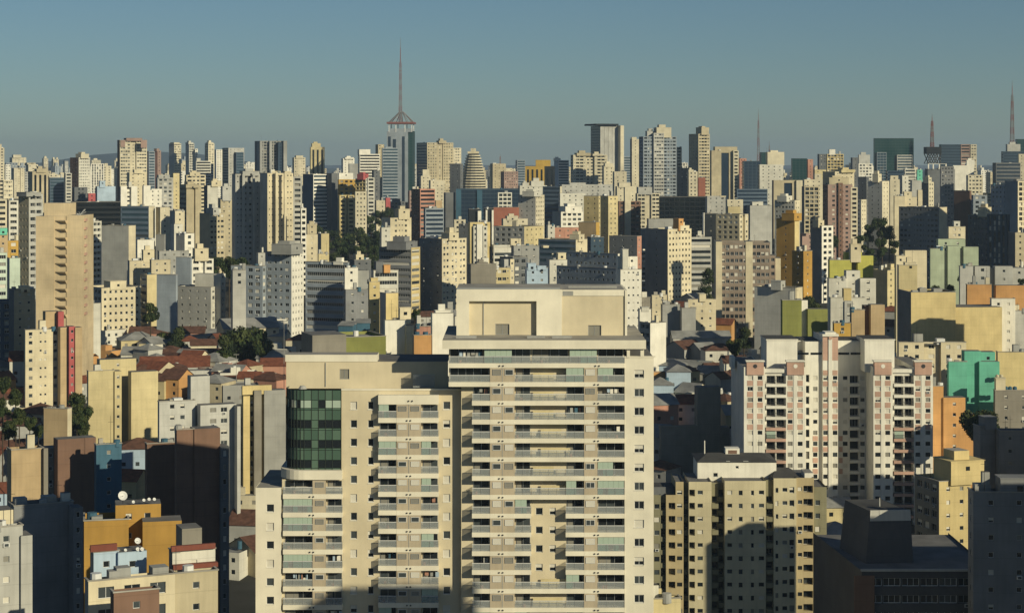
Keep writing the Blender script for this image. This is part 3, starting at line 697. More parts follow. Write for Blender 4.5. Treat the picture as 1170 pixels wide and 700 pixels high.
def pink_tower():
    D = 512.0; P = 12.5
    wn = lambda a, b: (a, b, 429.2, 434.0, 'win', .2)
    bal = lambda a, b: (a, b, 429.0, 437.6, 'bal', 1.3)
    o = 146
    st = [(850, 874, 0, 419, 'wt', [wn(854, 860), wn(865.5, 871)], 30), (874, 898, .9, 421.5, 'wt', [bal(876, 885.3), bal(886.3, 896.5)], 12), (898, 920, 0, 419, 'wt', [wn(900, 905.5), wn(911.5, 917)], 12),
          (920, 940, 7, 390, 'wt', [(920.8, 924.8, 428, 436.5, 'bal', .5), wn(929, 934)], 16), (940, 957.5, 6, 384, 'wt', [wn(940.6, 945.6), wn(951.5, 956.8)], 16),
          (957.5, 998, 11, 390, 'wt', [wn(963, 968.5), (971, 981, 429, 437.6, 'bal', 1.2), wn(983, 988)], 16),
          (850 + o + 2, 874 + o, 0, 419, 'wt', [wn(854 + o, 860 + o), wn(865.5 + o, 871 + o)], 22), (874 + o, 898 + o, .9, 421.5, 'wt', [bal(876 + o, 885.3 + o), bal(886.3 + o, 896.5 + o)], 12), (898 + o, 920 + o, 0, 419, 'wt', [wn(900 + o, 905.5 + o), wn(911.5 + o, 917 + o)], 30)]
    rt, wins, X0, base = strip_tower('apartment_tower', 'apartment tower', 'white and pink tower with checkered window columns and two projecting wings', D, 850, 700, st, P, 429)
    q = lambda p, dd: Xp(p, D + dd) - X0; z = lambda y, dd: Zp(y, D + dd) - base
    # upper white storeys behind
    for a, b, dd, yt, yb in ((876, 911, 4.5, 388.5, 425), (988, 1022, 4.5, 388.5, 425), (911, 988, 12, 390, 400)):
        m = MB(); m.box(q(a, dd), q(b, dd), dd, dd + 12, z(yb, dd), z(yt, dd), wm('wt'), ROOFM[1]); m.box(q(a, dd) - .2, q(b, dd) + .2, dd - .2, dd + 12.2, z(yt, dd), z(yt, dd) + .3, wm('wt'), ROOFM[1]); m.build('attic', rt)
    m = MB()
    for a, b in ((911, 924), (926.5, 940), (957.7, 970), (972, 988)):
        dd = 6.9 if b <= 940 else 10.9; m.box(q(a, dd), q(b, dd), dd - .02, dd + .05, z(405, dd), z(402.6, dd), G_BLACK)
    m.build('slot_window', rt)
    # central pink tower cap and bands
    def band(a, b, dd, ya, yb, c, name, pr=.06):
        m = MB(); m.box(q(a, dd), q(b, dd), dd - pr, dd - .004, z(yb, dd), z(ya, dd), wm(c)); return m.build(name, rt)
    dd = 6
    band(940, 946.3, dd, 384, 411.5, 'pk', 'cladding_panel'); band(950.8, 957.5, dd, 384, 411.5, 'pk', 'cladding_panel'); band(946.5, 950.6, dd, 384, 560, 'wt', 'pilaster', .3)
    m = MB(); m.box(q(939.5, dd), q(958, dd), dd - .5, dd + 6, z(384, dd), z(381.5, dd), wm('wt')); m.box(q(943, dd), q(955, dd), dd + .1, dd + 5, z(381.5, dd), z(379.5, dd), wm('wt')); m.build('cornice', rt)
    m = MB(); m.tube((q(948.7, dd), dd - .3, z(385.8, dd)), (q(948.7, dd), dd - .42, z(385.8, dd)), .5, .5, wm('pk'), 12); m.build('medallion', rt)
    for k in range(9):
        for a, b in ((940.4, 945.8), (951.2, 957)):
            if k < 8 - (a > 950) * 2: band(a, b, dd, 435 + P * k - 12.5 + .3, 435 + P * k - 12.5 + 6, 'pk', 'cladding_panel')
        if 4 < k: band(928.6, 934.4, 7, 435.2 + P * k, 441 + P * k, 'pk', 'cladding_panel'); band(958.5, 962.8, 11, 435.2 + P * k, 441 + P * k, 'pk', 'cladding_panel')
    for base_x in (853, 899, 999, 1045):
        m = MB(); m.box(q(base_x, 0), q(base_x + 19.5, 0), -.35, 1.6, z(428, 0), z(413, 0), wm('pk')); m.box(q(base_x - 1, 0), q(base_x + 20.5, 0), -.7, 2.0, z(413, 0), z(411.6, 0), wm('wt')); cp = m.build('pillar_cap', rt)
        xm = q(base_x + 9.7, 0); m = MB(); m.tube((xm, -.34, z(418, 0)), (xm, -.42, z(418, 0)), .55, .55, wm('wt') if base_x in (899, 999) else IRON, 14); m.build('medallion', cp)
        l, r_ = (base_x + .7, base_x + 7.2), (base_x + 12.2, base_x + 18.6)
        if base_x in (899, 1045): l, r_ = (base_x + .8, base_x + 6.8), (base_x + 12.2, base_x + 18.3)
        for k in range(5):
            for a, b in (l, r_): band(a, b, 0, 434.6 + P * k, 440.6 + P * k, 'pk', 'cladding_panel')
        band(base_x + 7.6, base_x + 11.8, 0, 428.2, 700, 'wt', 'pilaster', .12)
    for bx in (874, 1020):
        m = MB(); m.box(q(bx - .3, .9), q(bx + 24.3, .9), .3, 2.5, z(425.5, .9), z(421.3, .9), wm('wt')); m.build('cornice', rt)
        for k in range(24):
            c = 'pk' if k >= 4 else 'wt'; ya, yb = 437.8 + P * k, 441.2 + P * k
            if yb > 735: break
            m = MB(); m.box(q(bx + .6, .9), q(bx + 23.4, .9), -.15, .89, z(yb, .9), z(ya, .9), wm(c)); b = m.build('balcony', rt)
            m = MB(); z0 = z(ya, .9); x0, x1 = q(bx + .8, .9), q(bx + 23.2, .9)
            m.box(x0, x1, -.12, -.07, z0 + 1.0, z0 + 1.06, IRON); m.box(x0, x1, -.12, -.07, z0 + .1, z0 + .14, IRON)
            n = 30
            for i in range(n + 1): u = x0 + (x1 - x0) * i / n; m.box(u - .015, u + .015, -.11, -.08, z0, z0 + 1.0, IRON)
            m.box((x0 + x1) / 2 - .12, (x0 + x1) / 2 + .12, -.1, .88, z0, z0 + 2.0, wm('wt')); m.build('railing', b)
            if k > 2 and R.random() < .25:
                m = MB(); m.box(x0 + .1, x0 + (x1 - x0) * .48, -.05, -.03, z0 + .05, z0 + 1.95, CURTG); m.build('glazing', b)
    for k in range(24):
        ya, yb = 437.8 + P * k, 440.5 + P * k
        if yb > 640: break
        m = MB(); m.box(q(970, 11), q(982, 11), 9.9, 10.99, z(yb, 11), z(ya, 11), wm('wt')); b = m.build('balcony', rt)
    place_windows(wins, rt, 'light', cap=100)
    m = MB(); m.box(q(834, 20), q(838, 20), 16, 22, z(419, 20), z(406, 20), wm('wt')); m.build('chimney', rt)
    ALLB.append((rt, 'white and pink tower with checkered window columns', 850, 1066, 390, D))
pink_tower()
PAL['ol2'] = (.25, .235, .15); PAL['ta2'] = (.47, .385, .225); PAL['cc2'] = (.60, .535, .36)
def beige_block():
    D = 420.0; P = 15.0
    w = lambda a, b: (a, b, 560, 564.6, 'win', .2)
    bl = lambda a, b, s=0: (a, b, 559 + s, 566.5 + s, 'bal', 1.4)
    st = [(744, 755, 1.6, 565, 'ol2', [(747.5, 753.5, 575.5, 581, 'win', .15)], 14), (755, 761, 2.6, 566, 'ol2', [bl(755.3, 760.7, 15)], 12), (761, 772, .9, 565, 'ta2', [bl(764, 771.6, 15)], 12), (772, 781, .9, 550, 'ta2', [w(773.5, 779.5)], 12),
          (781, 787, 2.4, 551, 'ol2', [bl(781.3, 786.7, 7.5)], 12), (787, 813, 0, 550, 'cc2', [bl(787.6, 794), w(797, 803)], 14), (813, 820.5, 2.0, 551, 'ol2', [bl(813.4, 820, 7.5)], 12), (820.5, 828, 2.6, 551, 'ol2', [bl(821, 827.6)], 12),
          (828, 875, 0, 549, 'cc2', [w(831, 836.5), (844, 848.5, 560, 565.5, 'win', .2), (858, 861.5, 560, 565.5, 'win', .2), w(867, 873)], 14), (875, 884, 1.6, 548, 'ol2', [bl(875.5, 883.5, 7.5)], 12),
          (884, 910, .5, 546, 'cc2', [(886, 889.3, 557, 562.5, 'win', .2), (894, 899.5, 557, 561.5, 'win', .2), (902, 907.5, 556, 563, 'win', .3)], 14), (910, 930, 1.0, 545.5, 'ta2', [(911.5, 916.5, 556, 560.5, 'win', .2), (918, 928.8, 554.5, 562.5, 'bal', 1.2)], 13), (930, 944.5, 1.8, 556, 'ol2', [(931.5, 937, 571, 577, 'win', .2)], 12)]
    rt, wins, X0, base = strip_tower('apartment_tower', 'apartment tower', 'beige and olive block with checkered dark balconies and white roof storey', D, 744, 700, st, P, 560)
    q = lambda p, dd: Xp(p, D + dd) - X0; z = lambda y, dd: Zp(y, D + dd) - base
    for (xa, xb, dd, s) in ((755, 761, 2.6, 15), (781, 787, 2.4, 7.5), (813, 820.5, 2.0, 7.5), (820.5, 828, 2.6, 0), (875, 884, 1.6, 7.5)):
        for k in range(12):
            ya = 567 + s + P * k; m = MB(); m.box(q(xa + .1, dd), q(xb - .1, dd), dd - .9, dd - .004, z(ya + 5.2, dd), z(ya, dd), wm('ol2')); m.build('balcony', rt)
    # white roof storey, dark roof, chimneys
    dd = 6; m = MB(); op = [(q(a, dd), q(b, dd), z(yb, dd), z(ya, dd)) for a, b, ya, yb in ((815, 820, 540, 544.5), (830, 834, 526.5, 530.5), (849.5, 855, 526.5, 530.5), (864, 868.5, 538.5, 542.5), (840.5, 844, 532, 535))]
    wall_with(m, q(797, dd), q(887, dd), z(552, dd), z(527.5, dd), dd, op, wm('wt'))
    m.quad((q(797, dd), dd + 10, z(552, dd)), (q(797, dd), dd, z(552, dd)), (q(797, dd), dd, z(527.5, dd)), (q(797, dd), dd + 10, z(527.5, dd)), wm('wt'))
    m.quad((q(887, dd), dd, z(552, dd)), (q(887, dd), dd + 10, z(552, dd)), (q(887, dd), dd + 10, z(527.5, dd)), (q(887, dd), dd, z(527.5, dd)), wm('wt')); m.build('roof_storey', rt)
    for o in op: obj('window', window_mesh(o[1] - o[0], o[3] - o[2], 'd'), rt, ((o[0] + o[1]) / 2, dd + .2, (o[2] + o[3]) / 2))
    m = MB(); x0, x1 = q(796, dd), q(888, dd); zt = z(527.5, dd); ym = dd + 6
    m.quad((x0, dd - .3, zt), (x1, dd - .3, zt), (x1 - 3, ym, zt + 1.2), (x0 + 3, ym, zt + 1.2), ROOFM[1]); m.quad((x1, dd + 13, zt), (x0, dd + 13, zt), (x0 + 3, ym, zt + 1.2), (x1 - 3, ym, zt + 1.2), ROOFM[1])
    m.tri((x0, dd + 13, zt), (x0, dd - .3, zt), (x0 + 3, ym, zt + 1.2), ROOFM[1]); m.tri((x1, dd - .3, zt), (x1, dd + 13, zt), (x1 - 3, ym, zt + 1.2), ROOFM[1]); m.build('roof', rt)
    m = MB(); m.box(q(829, 11), q(845, 11), 11, 14, zt, z(512, 11), wm('wt')); m.box(q(832, 11), q(842, 11), 10.96, 10.99, z(518, 11), z(514, 11), wm('br')); m.build('roof_tower', rt)
    m = MB(); x0, x1 = q(880, 3), q(915, 3); zt = z(546, 3); m.quad((x0, 1, zt), (x1, 1, zt), (x1 - 2, 8, zt + 1.6), (x0 + 2, 8, zt + 1.6), ROOFM[1]); m.tri((x1, 1, zt), (x1, 14, zt), (x1 - 2, 8, zt + 1.6), ROOFM[1]); m.tri((x0, 14, zt), (x0, 1, zt), (x0 + 2, 8, zt + 1.6), ROOFM[1]); m.quad((x1, 14, zt), (x0, 14, zt), (x0 + 2, 8, zt + 1.6), (x1 - 2, 8, zt + 1.6), ROOFM[1]); m.build('roof', rt)
    m = MB(); m.box(q(919, 3), q(929, 3), 2.5, 8, z(546, 3), z(549, 3) + 1.8, wm('wt'), ROOFM[2]); m.build('roof_box', rt)
    m = MB(); m.box(q(746, 3), q(770, 3), 3, 9, z(566, 3), z(556, 3), wm('dg'), ROOFM[1]); m.build('roof_shed', rt)
    m = MB(); m.tube((q(805, 12), 12, z(530, 12)), (q(805, 12), 12, z(503, 12)), .16, .12, wm('wt'), 8); m.build('chimney', rt)
    m = MB(); m.tube((q(867, 12), 12, z(530, 12)), (q(867, 12), 12, z(502, 12)), .07, .04, IRON, 5); m.build('aerial', rt)
    place_windows(wins, rt, cap=100)
    cover(780, 890, 526, 550, D); ALLB.append((rt, 'beige and olive block with checkered dark balconies', 744, 945, 548, D))
beige_block()
def slanted_tower():
    D = 650.0; base = ground(D) - 3; X0 = Xp(41, D); rt = root('apartment_tower', 'tall tan tower with a ladder of slanted balconies', 'apartment tower', (X0, D, base))
    q = lambda p, dd=0: Xp(p, D + dd) - X0; z = lambda y, dd=0: Zp(y, D + dd) - base
    PAL['t3'] = (.62, .50, .32); m = MB()
    m.box(q(41), q(62), 0, 16, 0, z(247), wm('t3'), ROOFM[2]); m.box(q(76), q(95), 0, 16, 0, z(246), wm('t3'), ROOFM[2]); m.box(q(62), q(76), .3, 15.9, 0, z(247), wm('t3'), ROOFM[2]); m.build('wall', rt)
    m = MB(); m.box(q(50.5, 3), q(80, 3), 3, 12, z(247), z(232, 3), wm('t3'), ROOFM[2]); m.build('roof_storey', rt)
    m = MB(); m.tube((q(87, 2), 2, z(246)), (q(87, 2), 2, z(233)), .06, .05, IRON, 5)
    for k in range(14):
        a = R.uniform(0, 6.28); h = R.uniform(239, 246); m.tube((q(91, 3), 3, z(246)), (q(91, 3) + 2.2 * math.cos(a), 3 + math.sin(a), z(h)), .06, .05, FRAME, 4)
    m.build('antenna_cluster', rt)
    k = 0
    while 249 + 9.75 * k < 362:
        y = 250 + 9.75 * k
        m = MB(); zb_, zt_ = z(y + 5.6), z(y + 1.6); Q = [(q(63.5), -.01), (q(76), -1.9), (q(76), -.01)]
        m.prism(Q, zt_ - .3, zt_, wm('t3'))
        P3 = lambda p, zz: (p[0], p[1], zz)
        m.tri(P3(Q[0], zt_ - .3), (q(76), -.02, zb_), P3(Q[1], zt_ - .3), wm('t3')); m.tri(P3(Q[1], zt_ - .3), (q(76), -.02, zb_), P3(Q[2], zt_ - .3), wm('t3')); m.build('balcony', rt)
        m = MB(); m.box(q(95) - .02, q(95) + .5, 1.5, 4.5, z(y + 3), z(y), wm('pk')); m.build('side_balcony', rt)
        k += 1
    cover(41, 95, 247, ybase(D), D); cover(50, 80, 232, 247, D); ALLB.append((rt, 'tall tan tower with a ladder of slanted balconies', 41, 95, 240, D))
slanted_tower()

# ================================================================ skyline pieces with a shape of their own
RW = [mat('mast_red', (.20, .085, .075), .7, 0, 0), mat('mast_white', (.20, .19, .19), .7, 0, 0)]
def lattice_mast(label, px, yt, yb, D, wb, wt, bands=7, r=.16, spike=.22):
    base = Zp(yb, D); H = Zp(yt, D) - base; rt = root('lattice_mast', label, 'antenna mast', (Xp(px, D), D, base)); hl = H * (1 - spike); nb = bands
    for i in range(nb):
        m = MB(); z0, z1 = hl * i / nb, hl * (i + 1) / nb; mt = RW[i % 2]
        ns = 3
        for s in range(ns):
            a, b = z0 + (z1 - z0) * s / ns, z0 + (z1 - z0) * (s + 1) / ns
            wa, wb_ = wb + (wt - wb) * a / hl, wb + (wt - wb) * b / hl
            ca = [(wa * sx, wa * sy, a) for sx, sy in ((-1, -1), (1, -1), (1, 1), (-1, 1))]; cb = [(wb_ * sx, wb_ * sy, b) for sx, sy in ((-1, -1), (1, -1), (1, 1), (-1, 1))]
            for t in range(4):
                m.tube(ca[t], cb[t], r, r, mt, 4); u = (t + 1) % 4
                m.tube(ca[t], cb[u], r * .6, r * .6, mt, 4); m.tube(ca[u], cb[t], r * .6, r * .6, mt, 4); m.tube(cb[t], cb[u], r * .6, r * .6, mt, 4)
        m.build('lattice_section', rt)
    m = MB(); m.tube((0, 0, hl), (0, 0, hl + (H - hl) * .6), wt * .5, wt * .35, RW[0], 6); m.tube((0, 0, hl + (H - hl) * .6), (0, 0, H), wt * .3, .12, RW[1], 6); m.build('spike', rt)
    for h in (.55, .72, .86):
        m = MB(); m.box(-wt * 1.6, wt * 1.6, -wt * 1.6, wt * 1.6, hl * h, hl * h + .5, RW[0]); m.build('platform', rt)
    return rt
def mast_tower():
    D = 2000.0
    rt, W, L, H, base, th = bld('office_tower', 'office tower', 'tallest grey blue tower with teal glass side carrying the great mast', 441, 442, 466, 150, D, 'gb', 'n', 'n', 'gb', theta=-2, dep=24, ext=[(466, 473, 150, 1.5, 'tl', 'gt')], nocl=True)
    for a, b, y in ((443.5, 446.5, 156), (449, 452.5, 159), (459.5, 462.5, 156)):
        m = MB(); X = lambda p: (p - 442) / F * D; m.box(X(a), X(b), -.25, -.05, 2, Zp(y, D) - base, G_NAVY); m.build('glass_strip', rt)
    # crown: overhanging ring on posts and struts gathering to the mast foot
    cx = (457.5 - 442) / F * D; cy = 12.0; z = lambda y: Zp(y, D) - base; s = D / F
    m = MB(); m.box(cx - 15.5 * s, cx + 15.5 * s, cy - 15.5 * s, cy + 15.5 * s, z(141.6), z(139.4), RW[0]); m.build('crown_ring', rt)
    m = MB()
    for sx in (-1, -.4, .4, 1):
        for sy in (-1, 1): m.box(cx + sx * 13 * s - .4, cx + sx * 13 * s + .4, cy + sy * 13 * s - .4, cy + sy * 13 * s + .4, z(151), z(141.6), FRAME)
    m.box(cx - 13 * s, cx + 13 * s, cy - 13 * s, cy + 13 * s, z(151), z(147), wm('gb')); m.build('crown_posts', rt)
    m = MB()
    for i in range(12):
        a = 2 * math.pi * i / 12; m.tube((cx + 14 * s * math.cos(a), cy + 14 * s * math.sin(a), z(139.4)), (cx + 2 * s * math.cos(a), cy + 2 * s * math.sin(a), z(127.5)), .45, .45, RW[1], 4)
    m.build('crown_strut', rt)
    lattice_mast('great red and white lattice mast on the tallest grey blue tower', 457.5, 43, 139.4, D + 12, 1.7, .9, 11, .2, .3)
mast_tower()
lattice_mast('thin red and white mast behind the navy glass block', 866.5, 124, 186, 2600, 1.7, .7, 5, .18)
lattice_mast('tall pale red mast on the dark stepped office at the right edge', 1156.5, 92, 168, 1915, 1.9, .8, 8, .18)
lattice_mast('dark pointed mast standing on the raised black box', 1065, 130, 169, 1900, 1.7, .8, 5, .22)
lattice_mast('very faint thin mast near the beige navy skyline block', 879, 160, 186, 3200, 1.5, .5, 4, .2)
lattice_mast('thin white spire on the beige skyline block', 571.5, 176, 189, 2053, .8, .3, 3, .16)
def raised_box():
    D = 1900.0; base = ground(D); rt = root('transmitter_building', 'raised black box on crossed legs under the dark pointed mast', 'building', (Xp(1065.5, D), D, base)); s = D / F; z = lambda y: Zp(y, D) - base
    m = MB(); m.box(-8.5 * s, 8.5 * s, -7, 7, z(176), z(168), wm('bk')); m.build('wall', rt)
    for i, (a, b) in enumerate(((-8, -3), (-3, -8), (-3, 3), (3, -3), (3, 8), (8, 3))):
        for y in (-6, 6):
            m = MB(); m.tube((a * s, y, z(187)), (b * s, y, z(176)), .5, .5, IRON, 5); m.build('leg', rt)
    m = MB(); m.box(-7 * s, 14 * s, -8, 8, z(187.4), z(187), wm('wt'))
    for a in (-6.5, -1, 6, 13.5): m.box(a * s - .6, a * s + .6, -7.6, -6.6, z(193), z(187.4), wm('wt'))
    m.box(-7 * s, 14 * s, -6, 8, 0, z(193), wm('dg')); m.build('base_frame', rt)
    cover(1057, 1080, 168, 200, D); ALLB.append((rt, 'raised black box on crossed legs', 1057, 1080, 168, D))
raised_box()
def round_tower():
    D = 1800.0; base = ground(D) - 3; rt = root('apartment_tower', 'stepped bell-shaped tower ringed by pale balconies', 'apartment tower', (Xp(540.5, D), D + 13, base)); s = D / F; z = lambda y: Zp(y, D) - base
    n = 13; ytop, ybot = 175.5, 216
    for k in range(n + 1):
        t = k / n; y = ytop + (ybot - ytop) * t; hw = (8.2 + 7.6 * min(1, t * 1.25) ** .8) * s; y2 = y + (ybot - ytop) / n
        pts = lambda w: [(w * math.cos(a) * (1.0 if abs(math.cos(a)) > .5 else 1), w * math.sin(a)) for a in [2 * math.pi * (i + .5) / 16 for i in range(16)]]
        m = MB(); m.prism(pts(hw - 1.4), z(y2), z(y), G_DARK); m.prism(pts(hw), z(y2), z(y + 1.6), wm('cr')); b = m.build('balcony_ring', rt)
        for i in range(16):
            pass
    m = MB(); m.prism([(15 * s * math.cos(a), 15 * s * math.sin(a)) for a in [2 * math.pi * i / 16 for i in range(16)]], 0, z(ybot), wm('be')); m.build('wall', rt)
    m = MB(); m.box(-3 * s, 3 * s, -3 * s, 3 * s, z(ytop), z(169.5), wm('cr'), ROOFM[2]); m.box(-6.5 * s, 6.5 * s, -5 * s, 5 * s, z(ytop), z(173), wm('pc')); m.build('machine_room', rt)
    cover(525, 556, 185, ybase(D), D); cover(532, 549, 172, 185, D); ALLB.append((rt, 'stepped bell-shaped tower', 525, 556, 180, D))
round_tower()
def slab_tower():
    rt, W, L, H, base, th = bld('office_tower', 'office tower', 'tall concrete tower with flat overhanging roof slab and navy side', 675, 686, 713, 144, 2000, 'lg', 'n', 'gn', 'nb', ext=[(709, 713, 143.5, -.6, 'cr', 'n')], nocl=True)
    m = MB(); m.box(-6, W * .72, -3, L + 3, H + .5, H + 2.3, wm('bk')); m.build('roof_slab', rt)
    m = MB(); m.box(W * .66, W - .5, 2, L - 2, H - .7, H + .45, wm('cr')); m.build('machine_room', rt)
    for k in range(1, 6): m = MB(); m.box(W * k / 6 - .12, W * k / 6 + .12, -.25, -.02, 1, H - .5, wm('gy')); m.build('rib', rt)
slab_tower()
def church():
    D = 1720.0; base = ground(D) - 6; rt = root('church', 'red brick church with turreted tower and dark spire above the park trees', 'church', (Xp(369, D), D, base)); s = D / F; z = lambda y: Zp(y, D) - base; b = wm('rd')
    PAL['chb'] = (.36, .15, .10); b = wm('chb')
    m = MB(); m.box(-5 * s, 4.6 * s, -3.4, 5, 0, z(222), b); m.build('tower', rt)
    m = MB(); m.tube((0, 0, z(222)), (0, 0, z(208)), 2.6 * s, .15, wm('dg'), 8); m.build('spire', rt)
    for sx, sy in ((-4.2, -2.6), (3.8, -2.6), (-4.2, 4), (3.8, 4)):
        m = MB(); m.tube((sx * s, sy, z(224)), (sx * s, sy, z(219.5)), 1.2, 1.2, b, 8); m.tube((sx * s, sy, z(219.5)), (sx * s, sy, z(214.5)), 1.3, .1, wm('chb'), 8); m.build('turret', rt)
    m = MB(); m.tube((0, -4.5, 0), (0, -4.5, z(233)), 6 * s, 6 * s, b, 14); m.tube((0, -4.5, z(233)), (0, -4.5, z(229)), 6.3 * s, 1.2, TILE2, 14); m.build('apse', rt)
    m = MB(); m.box(-14 * s, -5 * s, 1, 12, 0, z(236), b); m.quad((-14 * s, 0.5, z(236)), (-4.9 * s, .5, z(236)), (-4.9 * s, 6.5, z(232.5)), (-14 * s, 6.5, z(232.5)), TILE2); m.quad((-4.9 * s, 12.5, z(236)), (-14 * s, 12.5, z(236)), (-14 * s, 6.5, z(232.5)), (-4.9 * s, 6.5, z(232.5)), TILE2); m.build('nave', rt)
    for a in (-2.6, 1.2):
        m = MB(); m.box(a * s, (a + 1.5) * s, -3.5, -3.38, z(228.5), z(225), G_DARK); m.build('window', rt)
    cover(358, 376, 216, ybase(D), D); ALLB.append((rt, 'red brick church', 358, 376, 225, D))
church()
def dark_prism():  # near-black walls deepen the shade; the pale band is coloured as sunlit
    D = 335.0; PAL['pd1'] = (.085, .085, .09); PAL['pd2'] = (.10, .09, .08); base = ground(D) - 3; X0 = Xp(989, D); rt = root('office_block', 'dark low office with a tapered roof block rimmed by a sunlit band', 'office building', (X0, D, base)); q = lambda p, dd=0: Xp(p, D + dd) - X0; z = lambda y, dd=0: Zp(y, D + dd) - base
    m = MB(); H = z(652, -8); W = q(1135, -8) - q(985, -8)
    rows = [(H - 2.9 * (k + 1) + .3, H - 2.9 * (k + 1) + 1.7, [(.4 + i * 3.2, .4 + i * 3.2 + 3.0, H - 2.9 * (k + 1) + .3, H - 2.9 * (k + 1) + 1.7, .4, 'win') for i in range(int(W / 3.2))]) for k in range(5) if H - 2.9 * (k + 1) > .3]
    wins = []
    facade(m, (q(985, -8), -8, 0), (1, 0, 0), W, H, sorted(rows), wm('pd1'), wins, 0)
    A = q(985, -8); B = A + W
    m.quad((q(943, 12) , 26, 0), (A, -8, 0), (A, -8, H), (q(943, 12), 26, H), wm('pd2')); m.quad((B, -8, 0), (B, 26, 0), (B, 26, H), (B, -8, H), wm('pd1')); m.build('wall', rt)
    m = MB(); m.quad((A, -8, H - .4), (B, -8, H - .4), (B, 26, H - .4), (q(943, 12), 26, H - .4), ROOFM[0]); m.box(A - .2, B, -8.3, -7.7, H, H + .35, wm('lg')); m.build('roof', rt)
    m = MB(); m.box(q(976, -8.2), q(999, -8.2), -8.35, -8.05, 0, z(657, -8.2), wm('br')); m.build('brick_panel', rt)
    zb, zt = H - .4, z(585)
    bt = [(q(989), 0), (q(1045), 1.0), (q(1045) - 2, 15), (q(960, 13), 13.5)]
    cx, cy = (q(1012)), 7; tp = [(q(994.5, 1), 1.2), (q(1041, 1), 1.8), (q(1041, 1) - 3, 13.5), (q(966, 12), 12.5)]
    m = MB(); c = wm('pd1')
    for i in range(4):
        j = (i + 1) % 4; m.quad((*bt[i], zb), (*bt[j], zb), (*tp[j], zt), (*tp[i], zt), c)
    m.quad(*[(*p, zt - .05) for p in tp], ROOFM[1]); m.build('roof_block', rt)
    m = MB(); (xa, ya), (xb, yb) = tp[0], tp[1]; m.quad((xa - .1, ya - .25, zt - 1.7), (xb + .1, yb - .25, zt - 1.7), (xb, yb - .2, zt + .15), (xa, ya - .2, zt + .15), wm('lg')); m.quad((xa, ya - .2, zt + .15), (xb, yb - .2, zt + .15), (xb, yb + .2, zt + .15), (xa, ya + .2, zt + .15), wm('lg')); m.build('sunlit_band', rt)
    m = MB(); m.tube((q(1005, 6), 6, zt), (q(1005, 6), 6, z(568, 6)), .12, .08, wm('lg'), 6); m.build('chimney', rt)
    place_windows(wins, rt, 'dark'); cover(943, 1110, 640, 790, D); cover(961, 1045, 578, 640, D); ALLB.append((rt, 'dark low office with a tapered roof block', 945, 1108, 600, D))
dark_prism()
# unseen towers added on the sunny side to cast shade into the view
def shade_tower(label, Xa, Xb, Y, zt, d, dp, c):
    """the shade falls on Xa..Xb of a wall at depth Y up to height zt; the tower stands d metres nearer"""
    k = math.tan(math.radians(SUN_AZ)); top = zt + d / math.cos(math.radians(SUN_AZ)) * math.tan(math.radians(SUN_EL)); Yc = Y - d
    base = ground(max(Yc, 0)) - 4; W = Xb - Xa; H = top - base
    rt = root('apartment_tower', label, 'apartment tower', (Xa + k * d, Yc - dp, base), 0, 'added shade-casting towers outside the view')
    m = MB(); r1, r2 = rows_for('w', W, H), rows_for('w', dp, H)
    facade(m, (0, 0, 0), (1, 0, 0), W, H, r1, wm(c)); facade(m, (W, 0, 0), (0, 1, 0), dp, H, r2, wm(c)); facade(m, (W, dp, 0), (-1, 0, 0), W, H, r1, wm(c)); facade(m, (0, dp, 0), (0, -1, 0), dp, H, r2, wm(c)); m.build('wall', rt)
    m = MB(); m.quad((0, 0, H - .8), (W, 0, H - .8), (W, dp, H - .8), (0, dp, H - .8), ROOFM[0]); m.box(W * .3, W * .6, dp * .3, dp * .7, H - .8, H + 2.0, wm(c), ROOFM[1]); m.build('roof', rt)
SL = 'unseen shade-casting tower added outside the view on the sunny side'
shade_tower(SL, 50, 63, 420, 15.4, 62, 8, 'cr')
shade_tower(SL, 49, 100, 335, 33, 52, 10, 'wh')
shade_tower(SL, 107, 130, 445, 36, 20, 12, 'be')
shade_tower(SL, 92, 108.5, 512, 11, 58, 9, 'cr')
shade_tower(SL, -26, -7, 300, 29, 100, 14, 'be')
shade_tower(SL, 128, 146, 600, 46, 34, 10, 'wh')
shade_tower(SL, 224, 330, 1060, 70, 62, 25, 'cr')
shade_tower(SL, 300, 390, 1190, 80, 45, 20, 'be')
# ================================================================ the city: one line per building, in photo pixels and depth
AT, OT, AB = ('apartment_tower', 'apartment tower'), ('office_tower', 'office tower'), ('apartment_block', 'apartment block')
def T(k, label, *a, **kw): return bld(k[0], k[1], label, *a, **kw)
# ---- far skyline
T(AT, 'cream tower with many small balconies cut by the left edge at the skyline', -9, -9, 5, 169, 1900, 'cr', 'b', pent=[(-6, 2, 165)])
T(AB, 'pale hazy block with stepped roof beyond the left edge tower', 11, 14, 30, 180, 3600, 'cr', 'w', pent=[(14, 24, 177)])
T(AB, 'wide pale hazy block beside the stepped roof one', 28, 31, 41, 186, 3400, 'be', 'w')
T(AT, 'thin distant tower, lone pale spike far beyond the beige strip-windowed tower', 48, 50, 55, 181, 3800, 'cr', 'w', pent=[(50, 53, 179)])
T(AT, 'thin distant tower with two small roof rooms', 59, 61, 67, 182, 3700, 'cr', 'w', pent=[(60, 62, 180), (64, 66, 180)])
T(AT, 'thin grey distant tower just before the brown-sided tower', 72, 74, 78, 184, 3300, 'lg', 'w')
T(AT, 'tower with brown balcony side, white windowed side and cream roof room', 80, 90, 103, 180, 1900, 'wh', 'd', 'b', 'br', pent=[(91, 102, 176, 'cr')])
T(AB, 'cream tower with dark shaded side beside the left edge tower', 13, 16, 28, 192, 2300, 'cr', 'w')
T(AT, 'beige tower with dark vertical strips between pale piers', 32, 37, 55, 196, 1720, 'be', 'V', 'w', pent=[(40, 52, 193)])
